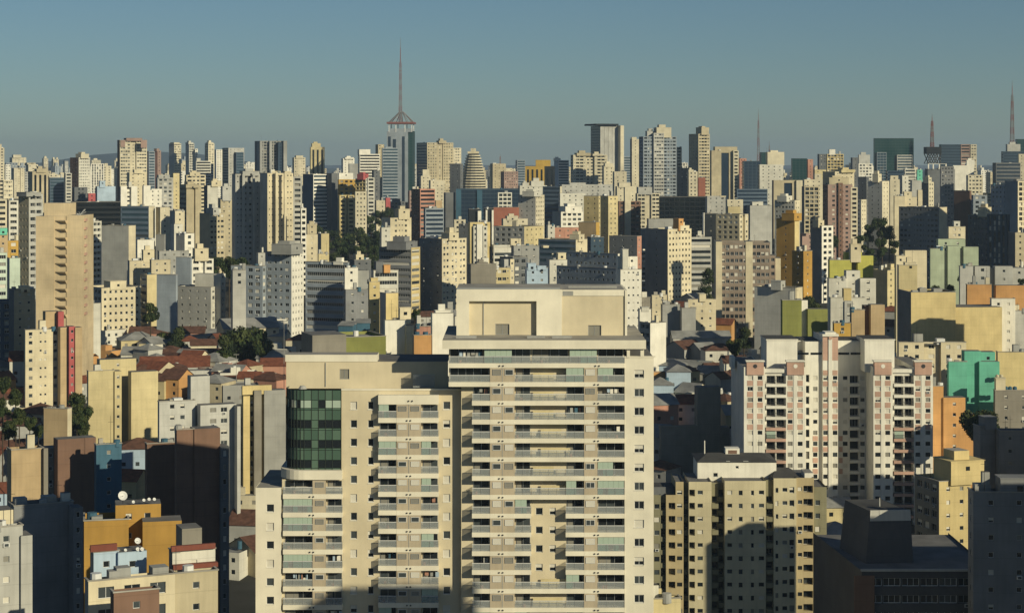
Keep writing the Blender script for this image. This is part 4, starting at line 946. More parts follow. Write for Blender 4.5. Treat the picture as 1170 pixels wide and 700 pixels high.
T(OT, 'low blue glass office beside the tower with dark vertical strips', 55, 57, 75, 203, 1780, 'bb', 'rb')
T(AT, 'narrow black and white balcony tower in front of the brown-sided tower', 73, 75, 82, 198, 1740, 'wh', 'b', 'n')
T(OT, 'white-framed office with tall black vertical windows', 104, 104, 119, 187, 2100, 'wt', 'v')
T(AT, 'broad tower of cream and brown brick crowned by brown corners', 134, 137, 168, 160, 1700, 'cr', 'B', 'n', 'br', pent=[(143, 163, 158, 'pkb')], caps=[(138, 143, 160, 168, -.5, 'pkb'), (161, 168, 160, 169, -.5, 'pkb')])
T(AB, 'yellow cream block below the broad brick-crowned tower', 145, 148, 168, 197, 1580, 'pc', 's', pent=[(152, 163, 194)])
T(OT, 'grey blue striped glass tower beside the broad brick-crowned tower', 168, 170, 177, 173, 1950, 'gb', 'rb')
T(AT, 'reddish brown tower partly behind the grey blue striped tower', 176, 180, 184, 172, 2050, 'pkb', 'w', 'n', 'sal', pent=[(177, 181, 170)])
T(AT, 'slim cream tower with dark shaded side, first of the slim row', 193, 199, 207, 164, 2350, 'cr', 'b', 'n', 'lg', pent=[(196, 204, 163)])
T(AT, 'slim white tower, middle one of the slim row', 212, 216, 222, 164, 2320, 'wh', 'b', 'w', pent=[(213, 220, 163)])
T(AT, 'short white neighbour stuck to the middle slim tower', 222, 223, 226, 170, 2330, 'wt', 'b')
T(AB, 'dark tower with white horizontal bands below the slim row', 222, 224, 241, 184, 1980, 'wh', 'rk', pent=[(224, 229, 181)])
T(AT, 'slim cream tower, last of the slim row', 234, 238, 245, 164, 2300, 'cr', 'b', pent=[(236, 243, 163)])
T(AB, 'white block behind the last slim tower', 245, 247, 254, 171, 2400, 'wt', 'w')
T(AB, 'cream block with black horizontal bands under the last slim tower', 234, 235, 244, 187, 2050, 'wh', 'rk')
T(OT, 'pale concrete tower with dark blue glass corner and navy side', 254, 261, 279, 169, 2000, 'lg', 's', 'rn', 'nb', ext=[(270, 279, 174, -1.0, 'bb', 'rb')])
T(OT, 'big grey concrete tower with dark glass panels between piers', 291, 297, 328, 161, 1900, 'gy', 'f', 'n', 'dg', ext=[(297, 300, 161, -.8, 'gy', 'n'), (308, 311, 161, -.8, 'gy', 'n'), (324, 328, 161, -.8, 'gy', 'n'), (318, 324, 163, -.4, 'nb', 'gn')])
T(AB, 'small cream block with two roof rooms next to the big grey concrete tower', 334, 336, 349, 180, 2150, 'cr', 'w', pent=[(337, 346, 178)])
T(AT, 'yellow tower with shouldered roof above the blue office', 354, 355, 371, 168, 2100, 'ye', 'V', 'n', pent=[(356, 367, 164, 'ye')])
T(AB, 'white block with paired roof rooms on the skyline', 390, 392, 405, 181, 2200, 'wt', 's', pent=[(393, 404, 180)])
T(AB, 'plain grey box against the white banded office', 398, 399, 411, 187, 1980, 'gy', 'n')
T(OT, 'white office with dark horizontal ribbons and white roof room', 409, 411, 434, 176, 1900, 'wt', 'rk', pent=[(409, 423, 171, 'wt')])
T(AT, 'beige windowless-topped tower behind the blue striped tower', 429, 432, 439, 165, 2000, 'be', 'w')
T(OT, 'blue and white striped glass tower beside the tower with the mast', 436, 437, 455, 169, 1800, 'gb', 'rb', pent=[(440, 449, 168)])
T(AT, 'broad beige balcony tower with navy blue end wall', 476, 488, 518, 163, 1900, 'be', 'B', 'rn', 'bb', pent=[(500, 510, 161)])
T(AT, 'cream tower with dark lower half behind the broad beige balcony tower', 514, 518, 527, 169, 1980, 'cr', 'w', 'n', 'dg')
T(AT, 'dark shaded block in front of the navy-ended tower', 514, 526, 529, 187, 1780, 'dg', 's', 's')
T(AB, 'beige block with a thin spire on its roof', 560, 563, 578, 187, 2050, 'be', 's')
T(AB, 'brown beige block with regular windows below the thin spire', 572, 576, 592, 196, 1950, 'pkb', 'd', 'w')
T(OT, 'small bluish block at the skyline beside the gold office', 589, 591, 600, 183, 2200, 'gb', 'rb')
T(OT, 'gold coloured office with black vertical window strips', 600, 600, 622, 190, 1800, 'gold', 'V', pent=[(612, 629, 183, 'gold')], ext=[(622, 634, 190, .5, 'bk', 'V')])
T(OT, 'white and blue banded office next to the gold one', 633, 638, 650, 183, 2050, 'wt', 'rb', 'n', 'pb', pent=[(633, 640, 181)])
T(AT, 'cream stepped tower of many balconies beside the white and blue office', 652, 655, 694, 177, 1700, 'cr', 'B', pent=[(657, 674, 175, 'be'), (676, 688, 176)])
T(AB, 'cream block with arched top windows before the slab-roofed tower', 688, 690, 702, 190, 1620, 'cr', 's', pent=[(690, 700, 187)])
T(AB, 'low cream block stepping down under the slab-roofed tower', 700, 702, 716, 196, 1560, 'cr', 's')
T(OT, 'bluish block with white bands behind the narrow cream tower', 709, 711, 722, 179, 2200, 'gb', 'rb')
T(AT, 'narrow cream tower with dark edge right of the slab-roofed tower', 720, 722, 730, 159, 1800, 'cr', 'k', 'n', 'dg', pent=[(721, 727, 157)])
T(AT, 'big shaded blue-grey balcony tower with pale stepped crown', 730, 735, 773, 156, 1620, 'gb', 'b', 'b', pent=[(748, 766, 146, 'cr'), (738, 749, 150, 'lg')], ext=[(747, 759, 152, -.7, 'lg', 'b')])  # blue grey also stands in for the shadow below its lit top
T(AT, 'thin cream tower peeping from behind the big blue grey tower', 771, 773, 779, 168, 1750, 'cr', 'b')
T(OT, 'white frame with black panes peeping between two tall towers', 777, 777, 786, 186, 1900, 'wt', 'v')
T(AB, 'dark low block beneath the white frame with black panes', 774, 776, 788, 192, 1650, 'dg', 's')
T(AT, 'tall slim beige tower with balconies and shadowed side', 787, 798, 811, 153, 1720, 'be', 'b', 's', 'be', pent=[(797, 809, 146)])
T(AT, 'wide beige tower split by a dark vertical strip', 811, 813, 844, 172, 1620, 'be', 'S', 's', pent=[(816, 843, 168, 'be')], ext=[(838, 844, 172, -.8, 'cr', 'b')])
T(AB, 'pale block with thin fins in front of the tall slim beige tower', 785, 787, 797, 196, 1560, 'cr', 'w', pent=[(786, 792, 194)])
T(AB, 'narrow brick red block in front of the tall slim beige tower', 797, 798, 806, 203, 1540, 'rd', 'n')
T(AB, 'pinkish block beside the wide split beige tower', 844, 845, 853, 181, 1850, 'sal', 's')
T(OT, 'navy glass block next to the pinkish block', 848, 850, 869, 184, 1750, 'nb', 'gn')
T(OT, 'dark teal block behind the stepped white block', 868, 870, 882, 174, 1900, 'tl', 'gt')
T(AB, 'white stepped block with a row of square top windows', 866, 868, 895, 188, 1600, 'wh', 's', 'w', pent=[(876, 896, 174, 'cr')])
T(OT, 'low dark glass box on the skyline near the white stepped block', 904, 905, 922, 181, 2000, 'tl', 'gt')
T(OT, 'small reddish block on the skyline by the low dark glass box', 922, 923, 929, 182, 2000, 'sal', 's')
T(AB, 'beige brown block with pale right end and central slot', 882, 884, 917, 206, 1420, 'be', 'S', 'n', 'pkb', ext=[(910, 917, 206, -.5, 'cr', 'n')])
T(AT, 'dark edged block beside the yellow framed tower', 934, 936, 945, 176, 1950, 'dg', 's')
T(AT, 'yellow framed tower with open balconies on the skyline', 944, 945, 964, 176, 1900, 'yb', 'f', pent=[(947, 954, 171, 'wt')])
T(AB, 'small grey block left of the white windowed one', 972, 974, 981, 180, 1950, 'dg', 's')
T(AT, 'white tower with black windows near the dark glass cube', 980, 981, 997, 187, 1850, 'wt', 'W', pent=[(981, 994, 177, 'lg')])
T(OT, 'dark teal glass cube with lower pale glass wing', 998, 999, 1044, 158, 2000, 'tl', 'gt', pent=[], ext=[(1002, 1013, 174, -2, 'gb', 'g'), (1025, 1043, 177, -2, 'lg', 'rb')])
T(OT, 'dark office block with ribbed cream end beside the lattice mast', 1073, 1075, 1110, 165, 1920, 'nb', 'rn', ext=[(1098, 1108, 165, -.5, 'pkb', 'r'), (1109, 1116, 165, -.8, 'cr', 'b')])
T(OT, 'white building with a long slot window and stepped end', 1088, 1089, 1113, 189, 1520, 'wt', 'n', pent=[(1104, 1113, 183, 'wt')], ext=[(1091, 1107, 193, -.4, 'wt', 'n')])
T(AB, 'cream block with square windows below the slot-windowed white building', 1104, 1106, 1123, 200, 1460, 'cr', 'w', 'n', 'lg')
T(OT, 'tall dark grid of windows beside the slot-windowed white building', 1074, 1075, 1090, 190, 1480, 'dkg', 'd')
T(OT, 'dark stepped office under the far right mast', 1144, 1146, 1170, 173, 1900, 'nb', 'rn', pent=[(1150, 1165, 165, 'lg')])
T(OT, 'dark teal rounded tower at the right edge of the skyline', 1160, 1162, 1180, 159, 2000, 'tl', 'gt')
T(OT, 'broad dark ribbed tower at the right below the far right mast', 1134, 1138, 1166, 186, 1500, 'dg', 'rn', 'n')
T(AT, 'cream strip of a tower at the right edge of the skyline', 1163, 1164, 1180, 176, 1700, 'cr', 's')
# ---- second band
T(OT, 'long low black office block behind the tall slanted-balcony tower', 80, 81, 138, 231, 1120, 'bk', 'rk')
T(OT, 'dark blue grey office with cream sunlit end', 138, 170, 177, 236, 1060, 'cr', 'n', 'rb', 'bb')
T(AB, 'white block with balconies behind the dark blue grey office', 137, 138, 157, 213, 1320, 'wt', 'B')
T(AB, 'pale blue blank block with tall end', 109, 111, 132, 213, 1380, 'pb', 'n', 'n', 'gb', pent=[(113, 120, 207, 'pb')])
T(AB, 'small red and white block beneath the brown-sided tower', 100, 101, 109, 221, 1330, 'red', 's')
T(AB, 'dark block with windows near the small red and white block', 83, 85, 100, 214, 1400, 'dg', 'w')
T(AB, 'white block with two blank wings below the grey blue striped tower', 163, 164, 185, 216, 1350, 'wt', 's', 'n', ext=[(164, 172, 212, -.6, 'wt', 'n')])
T(AB, 'grey windowed tower below the brown red skyline tower', 178, 180, 198, 203, 1420, 'lg', 'W', pent=[(180, 194, 200)])
T(AB, 'yellowish narrow tower beside the grey windowed tower', 196, 198, 205, 198, 1440, 'ye', 'k')
T(AB, 'cream banded block below the row of slim towers', 211, 213, 235, 200, 1480, 'pc', 'b', pent=[(216, 229, 197)])
T(AT, 'tall beige tower with dark side below the cream banded block', 205, 213, 230, 213, 1150, 'be', 'w', 'rn', 'be', pent=[(208, 226, 211)])
T(AB, 'grey tower with cream lit edge and dark slot', 178, 183, 194, 237, 1060, 'cr', 'k', 'n', 'be')
T(AB, 'cream grey tower with stepped lit front beside the dark slot tower', 194, 200, 211, 241, 1010, 'cr', 's', 'n', 'lg', ext=[(199, 210, 256, -3, 'wh', 's')])
T(AB, 'grey low block with cracked pale wall under the cream grey tower', 178, 188, 189, 268, 960, 'gy', 'n')
T(AB, 'small white block with six dark windows', 201, 211, 222, 267, 930, 'wt', 'W', 'n', 'lg')
T(AT, 'square beige tower with regular windows and roof room near the twin cream towers', 228, 239, 257, 244, 1050, 'be', 'w', 'n', 'be', pent=[(237, 249, 238, 'lg')])
T(AT, 'white blank-fronted tower with dark navy side', 233, 237, 249, 212, 1310, 'wh', 'n', 'n', 'nb', pent=[(240, 253, 207, 'pc')])
T(AB, 'beige block peeping beside the white blank-fronted tower', 250, 252, 266, 228, 1250, 'be', 's', pent=[(253, 264, 213, 'lg')])
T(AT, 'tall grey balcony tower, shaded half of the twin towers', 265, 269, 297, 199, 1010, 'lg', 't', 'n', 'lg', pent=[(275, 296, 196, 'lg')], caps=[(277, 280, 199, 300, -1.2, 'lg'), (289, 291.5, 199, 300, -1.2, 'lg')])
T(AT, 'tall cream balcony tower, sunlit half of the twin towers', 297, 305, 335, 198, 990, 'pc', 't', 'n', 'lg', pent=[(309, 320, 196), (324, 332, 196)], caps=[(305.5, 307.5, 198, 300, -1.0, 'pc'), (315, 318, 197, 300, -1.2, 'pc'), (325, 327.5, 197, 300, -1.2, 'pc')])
T(AT, 'narrow banded tower attached behind the sunlit twin tower', 334, 335, 345, 202, 1020, 'lg', 'b')
T(AB, 'low white and black banded block beside the sunlit twin tower', 343, 344, 350, 238, 980, 'wt', 'rk')
T(OT, 'blue office with white bands and dark sides above the park', 346, 358, 379, 199, 1500, 'wt', 'rb', 'n', 'bb', ext=[(379, 387, 198, 1, 'dg', 'n')])
T(AB, 'orange ochre block with white cap behind the park', 386, 387, 410, 205, 1480, 'oc', 'W', pent=[(387, 405, 198, 'wt')])
T(AB, 'white tower joined to the orange ochre block', 406, 418, 427, 204, 1460, 'wt', 'b', 'f', 'yb', pent=[(410, 419, 199, 'red')])
T(AB, 'yellow beige block with pink balconies at the edge of the park', 386, 388, 405, 223, 1330, 'yb', 'b', 'n', 'yb')
T(AB, 'cream block with many small windows at the edge of the park', 405, 406, 419, 219, 1320, 'cr', 'd')
T(AB, 'white block behind the small windowed cream block', 419, 420, 428, 203, 1440, 'wh', 'b')
T(AB, 'dark block behind the white office with horizontal ribbons', 425, 427, 434, 195, 1600, 'dg', 's')
T(AB, 'low red fronted block beneath the tower with the mast', 440, 441, 446, 226, 1500, 'red', 'n')
T(AB, 'low cream block beside the red fronted block', 428, 430, 440, 229, 1450, 'cr', 's')
T(AT, 'small cream temple-like block with stepped dome beside the mast tower', 479, 481, 492, 201, 1650, 'cr', 's', pent=[(482, 490, 194, 'cr')])
T(AB, 'cream shouldered block beneath the broad beige balcony tower', 490, 492, 508, 206, 1600, 'cr', 's')
T(OT, 'pinkish brown office with horizontal bands', 470, 480, 497, 216, 1350, 'sal', 'r', 'w', 'br')
T(AB, 'brown block behind the pinkish brown banded office', 466, 468, 480, 218, 1450, 'pkb', 'w')
T(AB, 'small tan block right of the pinkish brown banded office', 497, 498, 505, 229, 1400, 'tan', 'n')
T(OT, 'dark blue ribbed block with pale bands in front of the pinkish office', 484, 486, 507, 238, 1240, 'gb', 'rn', pent=[])
T(AB, 'plain dark grey block beside the long navy glass building', 507, 509, 520, 220, 1420, 'dg', 'n')
T(OT, 'long low navy glass building', 520, 521, 594, 216, 1420, 'nb', 'gn', ext=[(521, 527, 216, -.6, 'bl', 'n'), (545, 551, 217, -.6, 'bl', 'n')])
T(AB, 'white portal-framed building before the navy glass building', 568, 569, 585, 220, 1360, 'wh', 'f')
T(AB, 'brick red block with flat roof', 563, 564, 593, 237, 1260, 'rd', 'n')
T(AB, 'white framed black wing attached to the brick red block', 553, 554, 564, 238, 1240, 'bk', 'n', ext=[(555, 557, 240, -.5, 'wt', 'n'), (562, 564, 240, -.5, 'wt', 'n')])
T(AB, 'black block with white roof slab beside a white strip', 535, 536, 549, 239, 1240, 'bk', 'n', ext=[(546, 550, 241, -1, 'wt', 'n')])
T(AB, 'white block with rows of tiny windows above the flat white terrace', 592, 612, 622, 223, 1260, 'cr', 'd', 's', 'lg', pent=[(600, 615, 219, 'wh')])
T(AB, 'stepped white roofs in front of the gold office', 592, 594, 625, 212, 1500, 'wh', 's', pent=[(606, 622, 207, 'wh'), (596, 604, 209)])
T(AB, 'dark blue side of a block behind the tiny windowed white block', 620, 640, 642, 213, 1360, 'cr', 's', 'rn', 'bb')
T(AB, 'long grey white block with rooftop plant below the cream stepped tower', 640, 642, 700, 211, 1480, 'lg', 's', pent=[(650, 670, 209, 'lg')])
T(AB, 'grey white block with sparse windows', 638, 640, 669, 221, 1340, 'wh', 's', 's', 'lg')
T(AB, 'white block with slotted dark windows and stepped top', 631, 641, 666, 242, 1150, 'wt', 'W', 'n', 'lg', pent=[(641, 663, 236, 'wt')])
T(AT, 'yellow cream tower with small windows, shaded half of a pair', 667, 684, 686, 224, 1170, 'ye', 'k', 's', 'yb')
T(AT, 'yellow cream tower with small windows, sunlit half of a pair', 686, 695, 706, 224, 1140, 'ye', 's', 'k', 'yb')
T(AB, 'blank tan block with bright right edge', 661, 681, 685, 254, 1060, 'oc', 'n', 'n', 'tan')
T(AB, 'dark brown balcony block with cream middle strip', 705, 707, 732, 230, 1300, 'br', 'b', 'n', ext=[(714, 721, 214, -1, 'cr', 'n')])
T(AB, 'cream windowed block behind the dark brown balcony block', 726, 728, 754, 221, 1420, 'cr', 'b', pent=[(728, 745, 214, 'lg')])
T(AB, 'pale block with small roof boxes above the dark brown balcony block', 703, 705, 727, 213, 1520, 'cr', 's', pent=[(706, 720, 209)])
T(OT, 'broad black mirror glass block', 752, 753, 806, 225, 1260, 'bk', 'gk')
T(OT, 'narrow black block with white edge lines', 804, 805, 820, 244, 1150, 'bk', 'k', ext=[(804, 805, 243, -.5, 'wt', 'n')])
T(AB, 'small yellow block on the roof line next to the narrow black block', 831, 832, 846, 236, 1260, 'ye', 'n')
T(AB, 'grey beige block behind the black mirror glass block', 806, 808, 829, 224, 1380, 'lg', 's', pent=[(822, 829, 224, 'cr')])
T(AB, 'low cream block between grey beige block and pale panel tower', 829, 831, 849, 228, 1350, 'cr', 's')
T(OT, 'dark blue glass block beside the wide split beige tower', 841, 842, 877, 216, 1480, 'bb', 'rn')
T(AB, 'beige block with big square windows and pale lit end', 818, 845, 855, 245, 1110, 'pc', 'w', 'W', 'be')
T(OT, 'big pale grey panel tower without windows', 853, 857, 882, 235, 1160, 'lg', 'n', 'n', 'gy', pent=[(858, 871, 231, 'wh')])
T(AB, 'white block with grey windows left of the mustard tower', 885, 908, 914, 229, 1210, 'cr', 's', 'w', 'wh', pent=[(890, 903, 224, 'wh')])
T(AB, 'dark beige block over the mustard tower', 916, 919, 936, 213, 1330, 'be', 'f', 'n', 'dg')
T(AB, 'white block on the ridge above the dark beige block', 917, 919, 940, 205, 1430, 'cr', 's', pent=[(930, 938, 199)])
T(AB, 'yellow roofed low block on the ridge', 929, 931, 944, 194, 1700, 'ye', 's')
T(AB, 'cream flat block on the ridge below the yellow framed tower', 940, 954, 976, 196, 1560, 'pc', 's', 'n', 'be', pent=[(955, 975, 194, 'ye')])
T(AT, 'brown residential tower with vertical bays and white balconies', 940, 946, 974, 211, 1210, 'pkb', 'B', 'b', 'br', pent=[(945, 968, 203, 'be')], ext=[(958, 963, 209, -1, 'br', 'k'), (972, 980, 214, .5, 'cr', 'b')])
T(AB, 'pale shaded block beside the brown residential tower', 974, 984, 990, 228, 1300, 'cr', 's', 'w', 'lg')
T(AB, 'dark block behind the pale shaded block', 981, 990, 993, 202, 1450, 'dg', 's')
T(AB, 'cream block with stepped roof and shaded front near the dark glass cube', 992, 1008, 1016, 207, 1330, 'cr', 's', 's', 'lg', pent=[(998, 1006, 199, 'cr')])
T(AB, 'cream sunlit block with irregular windows', 1016, 1017, 1028, 205, 1310, 'cr', 's', 'n', 'lg', pent=[(1017, 1026, 201)])
T(AB, 'white narrow block with stepped roof beside the irregular windowed block', 1028, 1031, 1038, 201, 1350, 'wh', 'k', 'n', 'lg')
T(AB, 'yellow cream L-shaped building catching the sun', 1021, 1022, 1034, 224, 1220, 'pc', 'n', 'n', 'be', ext=[(1034, 1054, 225, 2, 'pc', 's'), (1049, 1054, 217, 1.5, 'pc', 'n'), (1033, 1042, 219, 3, 'pc', 'k')])
T(AB, 'dark block with one sunlit strip of windows', 1053, 1061, 1067, 208, 1360, 'cr', 'd', 's', 'dg', pent=[(1057, 1063, 203)])
T(AB, 'pale gable block before the dark block with one sunlit strip', 1040, 1042, 1053, 206, 1400, 'lg', 'n')
T(AB, 'turquoise roofed little block on the ridge', 1047, 1048, 1054, 194, 1600, 'tg', 's')
T(AB, 'pale flat block on the ridge under the dark glass cube', 1032, 1034, 1046, 193, 1700, 'wh', 'r')
T(AB, 'dark blue low block on the ridge under the dark glass cube', 1012, 1014, 1033, 195, 1650, 'nb', 'rn')
T(AB, 'broad shaded grey slab with sunlit cream end', 1027, 1073, 1082, 237, 1060, 'pc', 'n', 'w', 'dkg')  # front coloured grey for its shade, end cream as sunlit
T(AB, 'dark brown slab with a lit top corner', 1090, 1108, 1110, 218, 1250, 'br', 'n', 'n', 'br')
T(AB, 'blue grey block with white window rows', 1110, 1112, 1128, 223, 1240, 'gb', 'W')
T(AB, 'dark grey tower with lit roof room', 1106, 1130, 1134, 246, 1060, 'dg', 'd', 'd', pent=[(1119, 1131, 237, 'pc')])
T(AB, 'blue grey tower with three columns of windows', 1132, 1146, 1149, 211, 1180, 'gb', 'd', 'd', 'gb')
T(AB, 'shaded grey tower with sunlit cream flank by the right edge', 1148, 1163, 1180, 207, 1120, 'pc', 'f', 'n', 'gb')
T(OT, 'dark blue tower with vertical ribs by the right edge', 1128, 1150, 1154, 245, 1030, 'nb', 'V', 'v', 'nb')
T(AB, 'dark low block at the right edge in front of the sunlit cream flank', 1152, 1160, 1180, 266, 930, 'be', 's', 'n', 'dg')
T(AB, 'small cream block with roof tanks beside the broad shaded grey slab', 1082, 1084, 1103, 259, 990, 'pc', 'w', pent=[(1089, 1096, 253, 'wh')])
# ---- left middle
T(AT, 'tall tan tower behind a grey beige balcony tower', 21, 33, 49, 222, 780, 'lg', 'b', 'd', 'be', pent=[(24, 44, 220, 'gy')])
T(AB, 'white banded tower at the left edge behind the orange house block', 8, 10, 21, 229, 900, 'wh', 'b', 'n', 'dg')
T(AT, 'white balcony block at the far left edge above the green tarp', -6, -5, 8, 228, 1000, 'cr', 'b')
T(AB, 'cream block with small windows at the left edge', 3, 4, 15, 206, 1300, 'cr', 'w')
T(AB, 'cream high block behind the small windowed left edge block', -8, -7, 6, 205, 1400, 'cr', 'b')
T(AB, 'orange tan block under construction with a green tarp on top', -4, -2, 9, 266, 820, 'tan', 's', pent=[(-2, 8, 261, 'tg')])
T(AB, 'orange tan block with rows of windows at the left edge', 8, 9, 22, 275, 830, 'oc', 'W')
T(AB, 'pale mint banded block at the left edge', -8, -7, 8, 289, 760, 'mint', 'r')
T(AB, 'pale mint blank block beside the mint banded one', 8, 11, 23, 295, 770, 'mint', 'n', 'n', 'lg')
T(AB, 'small beige stepped block above the dark blue glass office', 10, 16, 40, 331, 680, 'be', 's', 'n', 'dg', pent=[(22, 33, 327, 'pc')])
T(OT, 'dark blue grid-fronted office at the left edge', -12, -11, 41, 345, 690, 'bb', 'f')
T(AB, 'grey end-walled block with black and white balcony strip', 95, 106, 116, 253, 960, 'wh', 'b', 'n', 'gy')
T(AB, 'weathered grey blank block with jagged dark top and cream end', 116, 147, 155, 258, 940, 'pc', 'n', 'n', 'gy')
T(AB, 'white gabled sheds below the dark blue grey office', 155, 157, 176, 274, 980, 'wt', 'n')
T(AB, 'cream long block with roof cube beneath the weathered grey block', 146, 148, 171, 298, 860, 'pc', 's', 'n', 'gb', pent=[(164, 178, 286, 'pc')])
T(AB, 'cream cube block with pairs of windows beside the cream long block', 171, 173, 195, 297, 850, 'pc', 's')
T(AB, 'yellow lit end of a tall slab with banded brown side', 160, 168, 179, 314, 790, 'ye', 'n', 'r', 'be')
T(AB, 'tall plain blue grey slab with slotted balconies', 179, 201, 203, 314, 770, 'gb', 'b', 'n', 'gb')
T(AB, 'blue grey slab behind the stepped white terraces', 201, 218, 219, 294, 820, 'gb', 'n', 'n', 'gb')
T(AB, 'stepped white terrace block with dark balconies', 216, 219, 244, 296, 850, 'wt', 'b', 'n', pent=[(221, 238, 284, 'pc')])
T(AB, 'flat shaded roofs between cream cube block and white terraces', 180, 182, 216, 287, 920, 'gy', 's')
T(AB, 'cream building with dark shaded wing and sunlit square windows', 202, 241, 256, 328, 800, 'wh', 'W', 's', 'gy', ext=[(252, 264, 313, 3, 'wh', 'w')])  # grey of the left wing is its shade put into colour
T(AB, 'small block with close vertical fins', 264, 268, 291, 331, 800, 'pc', 'v', 'n', 'gy', pent=[(266, 272, 322, 'pc')])
T(AB, 'dark blue grey block with windows behind the vertical fins block', 264, 300, 304, 304, 790, 'gb', 'W', 'W', 'gb')
T(AB, 'pale grey low block left of the dark blue grey windowed block', 264, 266, 281, 309, 740, 'lg', 'm')
T(AT, 'white tower with broad shaded grey side and two window columns', 303, 333, 347, 288, 790, 'wt', 'd', 'w', 'gb', pent=[(319, 341, 279, 'gy'), (330, 343, 282, 'wh')])  # left face coloured blue grey in place of its shade
T(AT, 'broad blue grey slab facing away from the sun', 349, 397, 399, 300, 730, 'gb', 'r', 'r', 'gb', pent=[(384, 394, 299, 'wt')])
T(AB, 'white sunlit block with dark lower half behind the blue sheds', 393, 394, 409, 306, 700, 'wt', 's', ext=[(408, 422, 309, 2, 'gy', 'n')])
T(AB, 'dark patterned block below the white sunlit block', 393, 395, 422, 331, 670, 'dkg', 's')
T(AB, 'white pink block with ribbon windows and orange roof boxes', 424, 427, 455, 309, 710, 'wh', 'r', 'n', pent=[(437, 445, 303, 'org'), (428, 437, 299, 'dg')])
T(AB, 'narrow tan weathered block before the ribbon window block', 421, 422, 434, 322, 650, 'yb', 's', pent=[(423, 432, 318, 'yb')])
T(AB, 'tan block wall beside the ribbon window block', 434, 441, 455, 335, 640, 'yb', 'n', 'n', 'lg')
T(AB, 'dark blue low block on the slope with white roof box', 400, 405, 424, 297, 860, 'dg', 's', 's', pent=[(405, 415, 291, 'pc')])
T(AB, 'dark front slab with yellow banded end', 433, 470, 480, 283, 880, 'yb', 'r', 'r', 'dkg', pent=[(448, 471, 276, 'dkg')])
T(AT, 'sunlit peach tower with rows of small windows and dark side', 479, 505, 533, 273, 890, 'pc', 'w', 's', 'dkg', pent=[(508, 523, 266, 'pc')])
T(AT, 'cream balcony tower at the lower edge of the park', 436, 446, 470, 249, 1050, 'pc', 'B', 's', 'wh', pent=[(452, 467, 239, 'pc')])
T(AB, 'plain white block hugging the cream balcony tower', 434, 436, 446, 260, 1020, 'wh', 'k')
T(AB, 'small beige houses block at the upper edge of the park', 350, 351, 362, 256, 1120, 'be', 's', pent=[(353, 359, 253)])
T(AB, 'little cream house block with plain tan end by the park', 363, 367, 376, 267, 1080, 'ye', 'n', 'n', 'lg')
T(AB, 'little cream block beneath the low banded block', 348, 350, 363, 268, 1060, 'pc', 's')
T(AB, 'small yellow cube block above the blue grey slab', 363, 364, 376, 290, 860, 'ye', 'n')
T(AB, 'low grey and white block between twin towers and white tower', 293, 295, 303, 289, 900, 'lg', 's')
# ---- centre middle
T(AT, 'white tower with two curved balcony columns', 535, 537, 560, 254, 960, 'yb', 'B', 's', ext=[(545, 552, 256, -1.2, 'wt', 'n'), (541, 545, 258, -.9, 'wh', 'b'), (552, 557, 258, -.9, 'wh', 'b')])
T(AB, 'cream block with dark side above the peach tower', 518, 519, 532, 251, 1080, 'cr', 'w')
T(AB, 'dark block left of the white tower with curved balconies', 524, 536, 537, 256, 1010, 'dg', 's')
T(AB, 'grey white block with wide windows in the middle of the city', 564, 599, 621, 259, 1050, 'ye', 's', 'W', 'lg')
T(AB, 'tall cream roof block above the wide windowed grey white block', 573, 575, 603, 250, 1130, 'cr', 's', pent=[(578, 592, 247, 'cr')])
T(AB, 'cream banded low block under the wide windowed grey white block', 562, 564, 610, 280, 960, 'wh', 'r', pent=[(583, 596, 273, 'pc')])
T(AB, 'white block with pink end beside the blank tan block', 624, 626, 634, 257, 1100, 'wh', 'k')
T(AB, 'reddish roofed row before the blank tan block', 632, 634, 664, 260, 1110, 'sal', 's')
T(OT, 'low dark blue office with yellow lit end', 615, 658, 671, 274, 930, 'pc', 'k', 'rb', 'bb', pent=[(656, 668, 268, 'pc')])
T(AB, 'dark blue block right of the low dark blue office', 671, 675, 690, 271, 980, 'nb', 's')
T(AB, 'weathered olive brown block with streaked wall', 534, 538, 567, 302, 720, 'cc', 'n', pent=[(543, 557, 300, 'cc')])
T(AB, 'yellow block with stacked balconies beside the streaked olive block', 563, 564, 583, 306, 740, 'ye', 'B')
T(AB, 'dark windowed slab behind the pale blue house', 571, 586, 603, 294, 770, 'dg', 'W', 'n', 'dg', ext=[(583, 589, 296, -2, 'pc', 's')])
T(AB, 'pale blue block with tiny windows', 600, 602, 626, 306, 720, 'pb', 's', 'n', pent=[(602, 612, 301, 'pb'), (613, 624, 304, 'pb')])
T(AB, 'cream terrace block between pale blue block and big grey building', 624, 628, 648, 297, 800, 'wh', 's', 'n', pent=[(636, 646, 289, 'pc')])
T(AB, 'grey flat roofed block behind the dark windowed slab', 584, 587, 616, 281, 850, 'gy', 's', pent=[(620, 627, 281, 'pc')])
T(AB, 'big grey building with dense lattice windows', 636, 708, 710, 307, 760, 'wt', 'n', 'd', 'gb', theta=48)
T(AB, 'upper grey storeys with sparse windows behind the lattice windows', 648, 706, 708, 290, 800, 'wt', 'n', 'w', 'gb', theta=48)
T(AB, 'white sunlit end with small windows and slim roof tower', 706, 709, 733, 308, 735, 'wt', 'w', 'n', pent=[(710, 717, 285, 'wh')], ext=[(706, 729, 293, 4, 'wt', 's')])
T(AB, 'dark sided low block behind the slim roof tower', 696, 728, 733, 270, 900, 'sal', 's', 's', 'dg')
T(AT, 'peach tower with square windows and broad shaded grey side', 737, 763, 790, 262, 950, 'pc', 'd', 'k', 'dkg', pent=[(771, 779, 250, 'org'), (775, 790, 258, 'pc')])  # grey left face carries the shade in its colour
